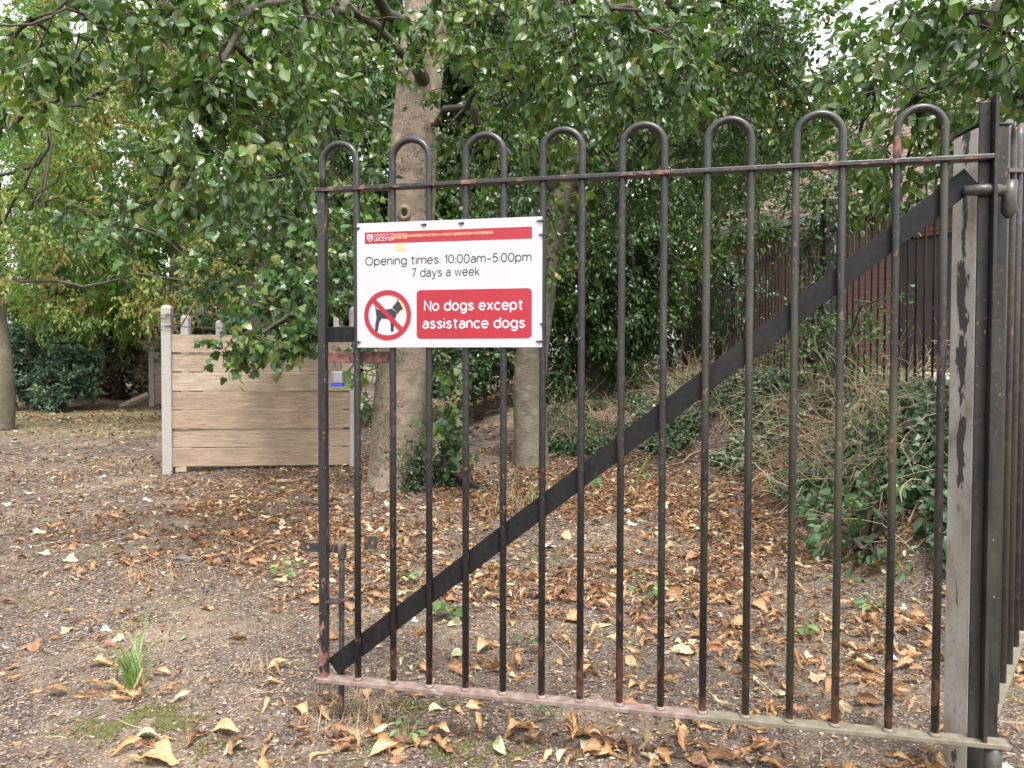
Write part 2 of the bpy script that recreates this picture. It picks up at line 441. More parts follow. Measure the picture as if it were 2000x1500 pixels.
# ground: soil, gravel, moss, a worn grassy strip far off
m = M('soil')
w = m.world()
sep = m.N('SeparateXYZ'); m.t.links.new(w, sep.inputs[0])
n1 = m.noise(w, 0.8, 5); n2 = m.noise(w, 9, 6, .65); n3 = m.noise(w, 60, 5, .7)
c = m.ramp(n2, [(0.3, G(.03, .022, .018)), (0.5, G(.078, .056, .045)), (0.7, G(.17, .128, .1))])
c = m.mix(m.math('MULTIPLY', n3, 0.6), c, m.ramp(n3, [(0.4, G(.03, .022, .019)), (0.55, G(.12, .09, .075)), (0.72, G(.3, .245, .21))]))
vo = m.N('TexVoronoi', Vector=w, Scale=85.0)
vcol = m.N('SeparateColor'); m.set(vcol.inputs[0], vo.outputs['Color'])
pc = m.ramp(vcol.outputs[0], [(0.0, G(.1, .08, .07)), (0.5, G(.26, .21, .185)), (1.0, G(.48, .42, .39))])
c = m.mix(m.math('MULTIPLY', m.ramp(vo.outputs['Distance'], [(0.25, 1.0), (0.5, 0.0)]), m.ramp(n1, [(0.35, 0.25), (0.6, 0.75)])), c, pc)
c = m.mix(m.ramp(m.noise(w, 1.7, 6, .6, .6), [(0.56, 0.0), (0.68, 0.6)]), c, m.ramp(n3, [(.35, G(.07, .075, .025)), (.7, G(.2, .19, .08))]))
c = m.mix(m.ramp(m.noise(w, 1.1, 4), [(0.5, 0.0), (0.7, 0.5)]), c, m.ramp(n3, [(.3, G(.18, .135, .095)), (.7, G(.4, .31, .22))]))
band = m.math('MULTIPLY', m.ramp(m.math('MULTIPLY', m.math('ADD', sep.outputs[1], m.math('MULTIPLY', n1, 3.0)), 0.02), [(0.27, 0.0), (0.29, 1.0), (0.40, 1.0), (0.44, 0.0)]), m.ramp(m.math('MULTIPLY', sep.outputs[0], -0.2), [(0.62, 0.0), (0.8, 1.0)]))
c = m.mix(m.math('MULTIPLY', band, 0.45), c, m.ramp(n2, [(.35, G(.22, .17, .08)), (.65, G(.15, .17, .06))]))
h = m.math('ADD', m.math('MULTIPLY', n2, 0.8), m.math('MULTIPLY', n3, 0.5))
h = m.math('SUBTRACT', h, m.math('MULTIPLY', vo.outputs['Distance'], 0.35))
m.bump(h, 0.8, 0.02)
MAT['soil'] = m.P(Base_Color=c, Roughness=0.92, Specular_IOR_Level=0.2)
m = M('pebble')
MAT['pebble'] = m.P(Base_Color=m.ramp(m.tint(), [(0, G(.08, .065, .055)), (.5, G(.22, .175, .15)), (.85, G(.34, .285, .25)), (1, G(.52, .47, .43))]), Roughness=.75)
m = M('path_gravel')
n = m.noise(m.world(), 40, 5)
MAT['path'] = m.P(Base_Color=m.ramp(n, [(0.3, G(.2, .17, .155)), (0.7, G(.46, .42, .39))]), Roughness=.9)
m = M('moss')
n = m.noise(m.world(), 80, 5)
m.bump(n, .8, .01)
MAT['moss'] = m.P(Base_Color=m.ramp(n, [(0.3, G(.035, .038, .012)), (0.7, G(.13, .12, .04))]), Roughness=.95)

# ------------------------------------------------------------------ the ground
def warp(n, dense, far, k):
    t = np.linspace(-1, 1, n)
    return np.sign(t) * (np.abs(t) * dense + (far - dense) * np.abs(t) ** k)
gx = warp(421, 14, 160, 6)
ty = np.linspace(0, 1, 520)
gy = -4 + ty * 24 + 180 * ty ** 6
gy = np.concatenate([[-120, -60, -30, -14, -8], gy])
X, Y = np.meshgrid(gx, gy)
Z = gz(X, Y)
def vnoise(x, y, s, seed):
    r = np.random.default_rng(seed).random((256, 256))
    u, v = x / s, y / s; i, j = np.floor(u).astype(int), np.floor(v).astype(int); fu, fv = u - i, v - j
    fu, fv = fu * fu * (3 - 2 * fu), fv * fv * (3 - 2 * fv)
    g = lambda a, b: r[a % 256, b % 256]
    return (g(i, j) * (1 - fu) + g(i + 1, j) * fu) * (1 - fv) + (g(i, j + 1) * (1 - fu) + g(i + 1, j + 1) * fu) * fv - .5
near = sm(16, 8, np.hypot(X, Y))
Z = Z + near * (0.03 * vnoise(X, Y, .35, 1) + 0.02 * vnoise(X, Y, .13, 2))
ny, nx = X.shape
V = np.stack([X, Y, Z], -1).reshape(-1, 3)
i = np.arange((ny - 1) * nx).reshape(ny - 1, nx)[:, :-1].ravel()
tag(mesh_obj('ground', V, np.stack([i, i + 1, i + nx + 1, i + nx], -1), MAT['soil'], smooth=True), kind='structure')
# pale path behind the far fence
V = []; F = []
xs = np.linspace(3.75, 9.0, 30); ys = np.linspace(4.5, 12.5, 40)
PX, PY = np.meshgrid(xs, ys)
PZ = gz(PX, PY) + 0.035 + 0.006 * vnoise(PX, PY, .4, 5)
V = np.stack([PX, PY, PZ], -1).reshape(-1, 3)
i = np.arange(39 * 30).reshape(39, 30)[:, :-1].ravel()
tag(mesh_obj('path', V, np.stack([i, i + 1, i + 31, i + 30], -1), MAT['path'], smooth=True), kind='structure')

def gground(x, y):
    d = sm(16, 8, np.hypot(x, y))
    return gz(x, y) + d * (0.03 * vnoise(x, y, .35, 1) + 0.02 * vnoise(x, y, .13, 2))

# ------------------------------------------------------------------ scattering of leaves and bits
def T_leaf(outline, fold=0.12, bend=0.15, curl=0.0):
    """leaf template: midrib from 0 to 1 on x, outline list of (x, halfwidth)"""
    mid = [(0, 0)] + [(x, 0) for x, w in outline] + [(1, 0)]
    def z(x, y): return -bend * x * x + fold * abs(y) * 2 + curl * math.sin(x * 5) * 0.5
    V = [(x, y, z(x, y)) for x, y in mid]
    nm = len(mid)
    for s in (1, -1):
        for x, w in outline: V.append((x, s * w, z(x, w)))
    F3, F4 = [], []
    k = len(outline)
    for s in (0, 1):
        b = nm + s * k
        def q(*a): return a if s else a[::-1]
        F3.append(q(0, b, 1)); F3.append(q(k, b + k - 1, nm - 1))
        for j in range(k - 1): F4.append(q(1 + j, b + j, b + j + 1, 2 + j))
    return np.array(V, float), [np.array(F3), np.array(F4).reshape(-1, 4)]
TL_OVATE = T_leaf([(.12, .17), (.35, .31), (.62, .29), (.85, .14)], .16, .22)
TL_SMALL = T_leaf([(.4, .3)], .2, .2)
def T_lobed():
    pts = [(0, 0), (.02, .3), (-.06, .42), (.16, .40), (.3, .62), (.4, .36), (.55, .34), (.72, .2), (.74, .26), (1, 0)]
    L = pts[1:-1]
    out = [(0, 0)] + L + [(1, 0)] + [(x, -y) for x, y in L[::-1]]
    V = [(.3, 0, .04)] + [(x, y, -.15 * x * x + .12 * abs(y) - .25 * y * y) for x, y in out]
    n = len(out)
    return np.array(V, float), [np.array([(0, 1 + (j + 1) % n, 1 + j) for j in range(n)])]
TL_LOBED = T_lobed()
TL_LOBED = (TL_LOBED[0] * np.array([1, .95, 1]), TL_LOBED[1])
TL_LOBED_DRY = [(TL_LOBED[0] * np.array([1, .9, 1]) + np.array([0, 0, 1.]) * (.25 * np.abs(TL_LOBED[0][:, 1:2]) + .1 * np.sin(TL_LOBED[0][:, 0:1] * 7)), TL_LOBED[1])]
def T_curl(r, tw, seed, strips=7, n=14, wmax=.23, q=1.0):
    """one dry, curled, veined leaf: r curl radius across, tw twist along"""
    rr = np.random.default_rng(seed)
    V = []; DT = []
    ph = rr.uniform(0, 6, 4)
    for i_, x in enumerate(np.linspace(0, 1, n)):
        prof = max(0., math.sin(math.pi * min(1, max(0, (x - .06) / .94)) ** .8)) ** .9
        wl = wmax * prof * (1 + .16 * math.sin(9 * x + ph[0]) + rr.normal() * .1) + .008
        wr = wmax * prof * (1 + .16 * math.sin(8 * x + ph[1]) + rr.normal() * .1) + .008
        if x < .05: wl = wr = .008
        rad = r * (1 + .6 * math.sin(4 * x + ph[2]))
        for k in range(strips):
            s = (k / (strips - 1) - .5) * 2
            w = wl if s < 0 else wr
            ang = s * w / rad
            ang = max(-3.6, min(3.6, ang))
            y = rad * math.sin(ang); z = rad * (1 - math.cos(ang)) + .02 * q * math.cos((i_ + k % 2) * math.pi) * abs(s) * (prof > .3)
            c, sn = math.cos(tw * (x - .4)), math.sin(tw * (x - .4))
            V.append((x + .03 * rr.normal() * (abs(s) > .9), y * c - z * sn + .13 * math.sin(4 * x + ph[3]), y * sn + z * c + .13 * math.sin(4.4 * x + ph[2]) + rr.normal() * .008))
            DT.append(q * ((-.13 if (i_ + k % 2) % 2 else .05) + (.1 if k == strips // 2 else 0)) - .12 * (abs(s) > .9) * rr.random() + rr.normal() * .04)
    F = [(a * strips + b, a * strips + b + 1, (a + 1) * strips + b + 1, (a + 1) * strips + b) for a in range(n - 1) for b in range(strips - 1)]
    return np.array(V), [np.array(F)], np.array(DT)
TL_DEAD = [T_curl(.13, 1.1, 1), T_curl(.22, -.8, 2), T_curl(.08, 1.9, 3, wmax=.2), T_curl(.5, .5, 4, wmax=.32), T_curl(.14, -1.7, 5)]
TL_DEAD += [T_curl(.1, .6, 6, wmax=.17), T_curl(.16, 2.2, 7), T_curl(.3, -1.2, 8, wmax=.28), T_curl(.11, -2.4, 9, wmax=.2), T_curl(.2, 1.4, 10, wmax=.26)]
TL_ROLL = [T_curl(.12, 1.0, 20 + k, strips=3, n=5, wmax=w_, q=.3) for k, w_ in enumerate((.2, .28, .16, .34, .24, .3))]
def low(seed, bend):
    rr = np.random.default_rng(seed)
    V = np.array([(0, 0, 0), (.35, .25, bend), (.5, -.02, -bend * .3), (.4, -.28, bend * .8), (1, .05, bend * .6)]) + rr.normal(0, .04, (5, 3))
    return V, [np.array([(0, 2, 1), (0, 3, 2), (1, 2, 4), (2, 3, 4)])]
TL_LOW = [low(1, .18), low(2, .05), low(3, .3)]
TL_CHIP = [(np.array([(0, -.2, 0), (0.1, .25, .1), (1, .15, .05), (.9, -.22, .12)]), [np.array([(0, 1, 2, 3)])]),
           (np.array([(0, -.1, 0), (0.1, .12, .1), (1.3, .08, .1), (1.2, -.06, .02)]), [np.array([(0, 1, 2, 3)])])]
_ico = bmesh.new(); bmesh.ops.create_icosphere(_ico, subdivisions=1, radius=.5)
TL_PEB = [(np.array([v.co[:] for v in _ico.verts]) * np.array([1.2, .9, .6]), [np.array([[v.index for v in f.verts] for f in _ico.faces])])]
_ico.free()

def basis(d, n):
    d = d / (np.linalg.norm(d, axis=1)[:, None] + 1e-9)
    n = n - d * (n * d).sum(1)[:, None]; n /= np.linalg.norm(n, axis=1)[:, None] + 1e-9
    return d, np.cross(n, d), n

class Cloud:
    """accumulates many transformed copies of small templates into one mesh"""
    def __init__(s): s.mb = MB()
    def put(s, tpl, pos, d, n, size, tint, wid=None):
        pos = np.asarray(pos)
        if len(pos) == 0: return
        V, F = tpl[:2]
        d, b, n = basis(np.asarray(d, float), np.asarray(n, float))
        size = np.broadcast_to(size, len(pos)).astype(float)
        wid = np.ones(len(pos)) if wid is None else wid
        W = pos[:, None, :] + size[:, None, None] * (V[None, :, 0:1] * d[:, None] + V[None, :, 1:2] * (b * wid[:, None])[:, None] + V[None, :, 2:3] * n[:, None])
        k = len(V); N = len(pos)
        off = (np.arange(N) * k)[:, None, None]
        s.mb.add(W.reshape(-1, 3), [(f[None] + off).reshape(-1, f.shape[1]) for f in F], (np.broadcast_to(tint, N)[:, None] + (tpl[2][None] if len(tpl) > 2 else 0)).repeat(1 if len(tpl) > 2 else k, 1).ravel())
    def build(s, *a, **k): return s.mb.build(*a, **k)

def scatter_ground(cl, tpls, n, xr, yr, size, dens, tint, lift=.004, tilt=.3, rng=RNG, fr=True):
    x = rng.uniform(xr[0], xr[1], n); y = rng.uniform(yr[0], yr[1], n)
    keep = rng.random(n) < dens(x, y)
    if fr: keep &= np.abs(x) < .72 * y + 1.0
    x, y = x[keep], y[keep]; k = len(x)
    e = .05
    z = gground(x, y)
    nx_ = -(gground(x + e, y) - z) / e; ny_ = -(gground(x, y + e) - z) / e
    nrm = np.stack([nx_, ny_, np.ones(k)], -1) + rng.normal(0, tilt, (k, 3))
    d = rng.normal(0, 1, (k, 3)); d[:, 2] *= .15
    sz = size[0] + (size[1] - size[0]) * rng.random(k) ** 1.6
    pos = np.stack([x, y, z + lift + sz * .06], -1)
    which = rng.integers(0, len(tpls), k)
    tt = tint(rng, k)
    for j, t in enumerate(tpls):
        s_ = which == j
        cl.put(t, pos[s_], d[s_], nrm[s_], sz[s_], tt[s_], wid=rng.uniform(.55, 1.15, int(s_.sum())))
    return k

def d_litter(x, y):
    """how thickly dead leaves lie: a drift across the middle, thin near the gate and on the worn ground at left"""
    drift = sm(3.2, 4.6, y + .25 * x) * sm(-3.6, -1.2, x + .12 * (y - 5))
    left = .08 * sm(3, 9, y)
    patch = .42 + 1.5 * (vnoise(x, y, .8, 11) + .5 * vnoise(x, y, .25, 12))
    far = sm(14, 17, y) * sm(-1, -4, x)
    return np.clip((drift + left + .07 + far) * np.clip(patch, .1, 1.3), 0, 1)
def not_bank(x, y): return (gz(x, y) < .25) | (RNG.random(len(x)) < .5)

mixt = lambda r, k: np.clip(np.where(r.random(k) < .09, r.uniform(.92, 1, k), r.beta(2.1, 2.3, k) * .84), 0, 1)
cl = Cloud()
near_t = lambda r, k: np.clip(np.where(r.random(k) < .1, r.uniform(.86, .95, k), r.normal(.64, .13, k)), 0, 1)
scatter_ground(cl, TL_ROLL, 110000, (-6, 5), (3.0, 9.5), (.02, .095), lambda x, y: d_litter(x, y) * not_bank(x, y), mixt, tilt=.6)
scatter_ground(cl, TL_LOW, 70000, (-16, 8), (9.5, 24), (.04, .11), lambda x, y: d_litter(x, y) * .9, mixt, tilt=.45)
scatter_ground(cl, TL_ROLL, 15000, (-4, 3), (2.0, 5.0), (.012, .04), lambda x, y: .18 + .4 * (vnoise(x, y, .4, 19) > .05), mixt, tilt=.5)
scatter_ground(cl, TL_DEAD, 7000, (-3.6, 3.6), (3.0, 7.2), (.05, .13), lambda x, y: d_litter(x, y) * (.5 + .4 * sm(-.5, 1, x)), lambda r, k: np.clip(r.normal(.55, .17, k), 0, 1), tilt=.6)
scatter_ground(cl, TL_LOBED_DRY, 2000, (-5, 3.6), (2.8, 8.5), (.04, .09), lambda x, y: .12 + d_litter(x, y) * .3, lambda r, k: np.where(r.random(k) < .5, r.uniform(.88, .96, k), r.beta(3, 2, k)), tilt=.4)
scatter_ground(cl, TL_DEAD, 1500, (-2.6, 2.6), (2.0, 3.9), (.04, .12), lambda x, y: .05 + .15 * sm(-1.4, 0, x) + .9 * (vnoise(x, y, .3, 44) + .4 * sm(.2, 1.3, x) > .18) * sm(-1.0, .4, x), near_t, tilt=.6)
for px_, py_, n_ in ((700, 1450, 16), (770, 1475, 12), (1020, 1430, 12), (1200, 1465, 14), (1330, 1470, 16), (250, 1345, 14), (330, 1350, 8), (290, 1470, 9), (1650, 1310, 18), (1700, 1345, 12), (1250, 1335, 9), (1550, 1330, 12),
                     (1470, 1390, 10), (1730, 1265, 12), (480, 1440, 5), (950, 1290, 7), (1400, 1450, 14), (1560, 1400, 10), (820, 1440, 6), (1120, 1450, 10)):
    p_ = on_ground(px_, py_); x_ = p_[0] + RNG.normal(0, .10, n_); y_ = p_[1] + RNG.normal(0, .055, n_); sz_ = RNG.uniform(.035, .11, n_); wh_ = RNG.integers(0, len(TL_DEAD), n_)
    for j_ in range(n_):
        cl.put(TL_DEAD[wh_[j_]], np.array([[x_[j_], y_[j_], gground(x_[j_:j_ + 1], y_[j_:j_ + 1])[0] + .008 + .012 * RNG.random()]]), RNG.normal(0, 1, (1, 3)) * [1, 1, .2], RNG.normal(0, .5, (1, 3)) + [0, 0, 1.], np.array([sz_[j_]]), float(np.clip(RNG.normal(.6, .18), 0, .95)), wid=RNG.uniform(.5, 1.1, 1))
tag(cl.build('leaf_litter', MAT['litter']), 'orange and brown fallen leaves spread over the ground behind the gate', 'leaf litter', kind='stuff')
cl = Cloud()
ct = lambda r, k: r.beta(1.7, 1.7, k)
scatter_ground(cl, TL_CHIP, 62000, (-4.2, 4.2), (1.7, 4.6), (.007, .026), lambda x, y: .3 + .7 * (vnoise(x, y, .3, 21) + .5 * vnoise(x, y, .1, 23) > -.1), ct, tilt=.45, lift=.003)
scatter_ground(cl, TL_CHIP, 90000, (-8, 5.5), (4.4, 9.5), (.014, .042), lambda x, y: .35 + .65 * (vnoise(x, y, .5, 22) > -.1), ct, tilt=.4, lift=.003)
scatter_ground(cl, TL_CHIP, 20000, (-15, 1), (9, 17), (.03, .08), lambda x, y: .7 + 0 * x, ct, tilt=.25)
tag(cl.build('leaf_fragments', MAT['chips']), 'small dry leaf fragments and bark chips on the soil', 'leaf debris', kind='stuff')
cl = Cloud()
scatter_ground(cl, TL_PEB, 24000, (-3.4, 3.4), (1.7, 4.6), (.004, .016), lambda x, y: np.clip(.25 + 1.6 * (vnoise(x, y, .5, 31) + .1) + .8 * sm(.3, 1.4, x) * sm(3.6, 2.6, y), .06, 1) * sm(4.8, 3.2, y), lambda r, k: r.beta(2.2, 2, k), lift=0, tilt=.6)
tag(cl.build('gravel', MAT['pebble'], smooth=True), 'fine pale gravel in the soil around the gate', 'gravel', kind='stuff')

# dry stems and straw on the bank, small stalks elsewhere
def stems(n, xr, yr, length, dens, rng, rad=.0018, lay=.5, segs=4, wob=.16):
    mb = MB(); c = 0
    while c < n:
        x, y = rng.uniform(*xr), rng.uniform(*yr)
        if rng.random() > dens(x, y): continue
        c += 1
        L = rng.uniform(*length); a = rng.uniform(0, 2 * math.pi)
        up = rng.uniform(0, 1) ** 1.5 * (1 - lay) + .05
        d = np.array([math.cos(a) * (1 - up), math.sin(a) * (1 - up), up]); d /= np.linalg.norm(d)
        z0 = float(gground(np.array(x), np.array(y)))
        p = np.array([x, y, z0 + rng.uniform(0, .06)]); P = [p]
        for k in range(segs):
            d = d + rng.normal(0, wob, 3) + np.array([0, 0, -.10]); d /= np.linalg.norm(d)
            p = p + d * L / segs
            g = float(gz(p[0], p[1]))
            if p[2] < g + .02: p[2] = g + .02 + rng.uniform(0, .03)
            P.append(p)
        mb.tube(P, np.linspace(rad, rad * .5, segs + 1) * (.5 + 1.6 * rng.random() ** 2.5), 3, t=rng.beta(2, 1.8), cap=False)
    return mb
rs = np.random.default_rng(21)
bank = lambda x, y: float(.12 < gz(x, y) < .93) * (1.0 if vnoise(np.array(x), np.array(y), .9, 41) > -.12 else .3)
mb = stems(5600, (.2, 3.8), (4.2, 12), (.15, .8), bank, rs, .0025, .25, 6, .27)
tag(mb.build('dry_stems', MAT['straw']), 'tangle of straw coloured dry stems covering the bank below the far fence', 'dry stems', kind='stuff')
mb = stems(650, (-3.0, 3.0), (2.2, 5.5), (.05, .22), lambda x, y: .5, rs, .0011, .75)
tag(mb.build('loose_straw', MAT['straw']), 'short bits of straw and stalk lying on the soil', 'straw', kind='stuff')

# ivy and low greenery on the bank
rs = np.random.default_rng(5)
cl = Cloud()
N = 150000
x = rs.uniform(.3, 4.0, N); y = rs.uniform(3.6, 13, N)
g = gz(x, y)
edge = (g > .1) & (g < 1.0)
patch = vnoise(x, y, .7, 51) + .45 * vnoise(x, y, .28, 52) + .25 * sm(2, 3, x) * sm(8, 6, y)
k_ = edge & (patch > -.12)
x, y, g = x[k_], y[k_], g[k_]
k = len(x)
hgt = rs.uniform(.02, .13, k) + .06 * np.clip(patch[k_], 0, 1)
nn = rs.normal(0, .35, (k, 3)) + np.array([-.35, -.45, .8]); dd = rs.normal(0, 1, (k, 3)) + np.array([-.3, -.5, -.4])
cl.put(TL_SMALL, np.stack([x, y, g + hgt], -1), dd, nn, rs.uniform(.04, .085, k), rs.beta(2, 2.2, k), wid=np.full(k, 1.35))
tag(cl.build('ivy_ground_cover', MAT['ivy']), 'dark green ivy carpeting the bank behind the gate', 'ivy', kind='stuff')

# ------------------------------------------------------------------ gate
GA, GX, GY = -0.2142, -0.6212, 2.5164
GD = np.array([math.cos(GA), math.sin(GA), 0]); GN = np.array([math.sin(GA), -math.cos(GA), 0])   # along the gate / towards the viewer
def gp(u, z, o=0.0): return np.array([GX, GY, 0]) + GD * u + GN * o + np.array([0, 0, z])
GR = np.stack([GD, -GN, np.array([0, 0, 1.0])], 1)      # local x along, y away from viewer, z up
def gbox(mb, u0, u1, z0, z1, o0, o1, t=0.0):
    return mb.box(gp((u0 + u1) / 2, (z0 + z1) / 2, (o0 + o1) / 2), (abs(u1 - u0), abs(o1 - o0), abs(z1 - z0)), GR, t)
ZT, ZB = 1.761, 0.16
gate = thing('metal_gate', 'black bow top metal gate with flaking paint carrying the white notice', 'gate')
BU = [.0025, .121, .2435, .366, .487, .6085, .732, .852, .9725, 1.096, 1.219, 1.342, 1.465, 1.589, 1.731, 1.852]
UH = 1.968
gp0 = gp(0, 0)
mb = MB(); gbox(mb, -.0125, .0135, ZB - .012, ZT - .006, -.016, .012)
bevel(mb.build('closing_stile', MAT['gate'], gate), .0025)
mb = MB(); gbox(mb, -.018, UH + .012, ZT - .006, ZT + .007, -.02, .021)
bevel(mb.build('top_rail', MAT['gate_rail'], gate), .002)
mb = MB(); gbox(mb, -.018, 2.035, ZB - .014, ZB, -.024, .024)
bevel(mb.build('bottom_rail', MAT['bottom_rail'], gate), .002)
R_BAR = .0108
for i in range(8):
    ua, ub = BU[2 * i], BU[2 * i + 1]
    zc = 1.913 + (-.0) - (ub - ua) / 2 - R_BAR * .4
    arc = [(0.5 * (ua + ub) - 0.5 * (ub - ua) * math.cos(a), zc + 0.5 * (ub - ua) * math.sin(a)) for a in np.linspace(0, math.pi, 17)]
    za = ZB if i else ZT + .005
    path = [gp(ua, za), gp(ua, (za + zc) / 2)] + [gp(u, z) for u, z in arc] + [gp(ub, .9), gp(ub, ZB)]
    mb = MB().tube(path, R_BAR, 14)
    mb.build('bow_bar', MAT['gate'], gate, smooth=True)
# weld collars where the bars meet the bottom rail
for u in BU[1:]:
    ring = [gp(u, ZB + h) for h in (0, .004, .009)]
    MB().tube(ring, [.0165, .014, .0112], 12).build('weld_bead', MAT['bottom_rail'], gate, smooth=True)
# hinge stile: plate plus a fin standing up past the rail
mb = MB(); gbox(mb, UH - .03, UH - .001, ZB, ZT + .155, -.012, -.004); gbox(mb, UH, UH + .010, ZB, ZT + .168, -.024, .022)
bevel(mb.build('hinge_stile', MAT['post_dark'], gate), .002)
# diagonal flat bar behind the bars
a, b = np.array([.026, .188]), np.array([1.925, 1.715])
dv = (b - a) / np.linalg.norm(b - a); pv = np.array([-dv[1], dv[0]]) * .031
o1, o2 = -.0125, -.019
q = [a - pv, b - pv, b + pv, a + pv]
V = [gp(u, z, o1) for u, z in q] + [gp(u, z, o2) for u, z in q]
mb = MB().add(V, np.array([[0, 1, 2, 3], [7, 6, 5, 4], [0, 4, 5, 1], [1, 5, 6, 2], [2, 6, 7, 3], [3, 7, 4, 0]]))
bevel(mb.build('diagonal_brace', MAT['brace'], gate), .001)
# upper and lower latch flats with hasp
mb = MB(); gbox(mb, .012, .122, 1.268, 1.318, -.020, -.0125); bevel(mb.build('stop_plate', MAT['brace'], gate), .0015)
MAT['rust_bolt'] = m_gate('brown_rust', base=.04, rust_lo=.4, algae=0, redlow=False, stretch=.5, spec=.2, rough=.3)
lb = MB(); gbox(lb, .012, .236, 1.2, 1.237, -.0285, -.0212); lb = bevel(lb.build('slide_bolt', MAT['rust_bolt'], gate), .0015)
mb = MB(); gbox(mb, .095, .108, 1.208, 1.232, -.0205, .006); gbox(mb, .1, .114, 1.206, 1.226, .0065, .013); mb.build('bolt_handle', MAT['rust_iron'], gate)
# drop bolt: a rod through a welded ledge with a drilled handle plate
mb = MB().tube(smooth_path([gp(.046, .0, -.035), gp(.046, .2, -.035), gp(.049, .57, -.035)], 12), .0095, 12)
db = mb.build('drop_bolt', MAT['rust_iron'], gate, smooth=True)
def holed_plate(u0, u1, z0, z1, o0, o1, hu, hz, hr):
    bm = bmesh.new()
    n = 24
    ring, rect = [], []
    for k in range(n):
        t = 2 * math.pi * k / n
        c, s_ = math.cos(t), math.sin(t)
        ring.append((hu + hr * c, hz + hr * s_))
        f = []
        if c > 1e-6: f.append((u1 - hu) / c)
        if c < -1e-6: f.append((u0 - hu) / c)
        if s_ > 1e-6: f.append((z1 - hz) / s_)
        if s_ < -1e-6: f.append((z0 - hz) / s_)
        m_ = min(f); rect.append((hu + m_ * c, hz + m_ * s_))
    # snap the nearest spokes to the plate's corners
    for cu, cz in ((u0, z0), (u0, z1), (u1, z0), (u1, z1)):
        j = min(range(n), key=lambda q_: (rect[q_][0] - cu) ** 2 + (rect[q_][1] - cz) ** 2); rect[j] = (cu, cz)
    mb_ = MB()
    V = [gp(u, z, o) for o in (o0, o1) for L in (ring, rect) for u, z in L]
    F = []
    for k in range(n):
        j = (k + 1) % n
        F += [(k, n + k, n + j, j), (2 * n + j, 3 * n + j, 3 * n + k, 2 * n + k), (n + k, 3 * n + k, 3 * n + j, n + j), (j, 2 * n + j, 2 * n + k, k)]
    bm.free()
    return mb_.add(V, np.array(F))
hp = holed_plate(-.104, -.0, .562, .592, -.05, -.043, -.08, .578, .0075).build('bolt_plate', MAT['rust_iron'], gate)
mb = MB(); gbox(mb, .0005, .060, .5625, .5915, -.05, -.043); gbox(mb, .0405, .0625, .548, .5945, -.0425, -.02); bevel(mb.build('bolt_bracket', MAT['rust_iron'], gate), .002)
V = [gp(*q_) for q_ in ((-.004, .408, .012), (.056, .408, .012), (.082, .408, -.055), (.012, .408, -.05))]
V += [v + np.array([0, 0, .007]) for v in V]
MB().add(V, np.array([[3, 2, 1, 0], [4, 5, 6, 7], [0, 1, 5, 4], [1, 2, 6, 5], [2, 3, 7, 6], [3, 0, 4, 7]])).build('bolt_guide', MAT['rust_iron'], gate)
holed_plate(.134, .176, .588, .628, -.03, -.023, .160, .609, .0065).build('drilled_lug', MAT['rust_iron'], gate)
# hinges
mb = MB().tube([gp(1.90, 1.675, .001), gp(1.955, 1.675, .003), gp(1.99, 1.675, -.012), gp(2.03, 1.68, -.03)], [.013, .017, .017, .016], 14)
hg = mb.build('top_hinge', MAT['rust_iron'], gate, smooth=True)
MB().tube([gp(2.02, 1.60, -.02), gp(2.02, 1.62, -.02), gp(2.02, 1.655, -.02), gp(2.02, 1.70, -.02)], [.008, .02, .018, .021], 14).build('hinge_pin', MAT['rust_iron'], hg, smooth=True)
MB().tube([gp(2.0, .03, .0), gp(2.0, .09, .0), gp(2.0, ZB - .014, .0)], [.03, .022, .022], 14).build('bottom_pivot', MAT['rust_iron'], gate, smooth=True)
set_origin(gate, (gp0[0], gp0[1], 0))
for p_, c_ in ((hg, hg.children[0]),): c_.matrix_parent_inverse = Matrix.Identity(4)

# padlock hanging on the slide bolt
pl = thing('padlock', 'steel padlock with a blue lower rim hanging beside the closing edge of the gate', 'padlock')
mb = MB(); gbox(mb, .020, .058, 1.131, 1.172, -.04, -.02)
bevel(mb.build('lock_body', MAT['steel'], pl), .004, 3)
mb = MB(); gbox(mb, .0185, .0595, 1.122, 1.1305, -.042, -.018); bevel(mb.build('rim', MAT['blue'], pl), .002)
mb = MB().tube([gp(.028, 1.165, -.03), gp(.028, 1.215, -.03)] + [gp(.039 - .011 * math.cos(t), 1.215 + .012 * math.sin(t), -.03) for t in np.linspace(.3, 2.84, 7)] + [gp(.05, 1.215, -.03), gp(.05, 1.165, -.03)], .0032, 10)
mb.build('shackle', MAT['steel'], pl, smooth=True)
set_origin(pl, gp(.04, 1.13, -.03))

# hinge post: square hollow post, pale weathered coat on its lit left side; front's shade painted dark
hpst = thing('hinge_post', 'square steel hinge post with peeling pale paint at the right of the gate', 'post')
PXc, PYc, PW, PD = 1.344, 2.215, .085, .12
pt_ = MB()
x0, x1, y0, y1, z0, z1 = PXc - PW / 2, PXc + PW / 2, PYc - PD / 2, PYc + PD / 2, -.1, 1.868
pt_.box((PXc, PYc, (z0 + z1) / 2), (PW, PD, z1 - z0))
o = bevel(pt_.build('post_shaft', MAT['post_dark'], hpst), .004)
pk = MB().box((x0 - .0018, PYc, .93), (.0036, PD - .004, 1.86)); bevel(pk.build('weathered_face', MAT['post_pale'], hpst), .001)
cp = MB().box((PXc, PYc, z1 + .0025), (PW + .008, PD + .008, .005)); bevel(cp.build('cap', MAT['post_dark'], hpst), .001)
bs = MB().box((PXc + .045, PYc - .06, .02), (.12, .1, .05)); bevel(bs.build('footing', MAT['concrete'], hpst), .012)
set_origin(hpst, (PXc, PYc, 0))

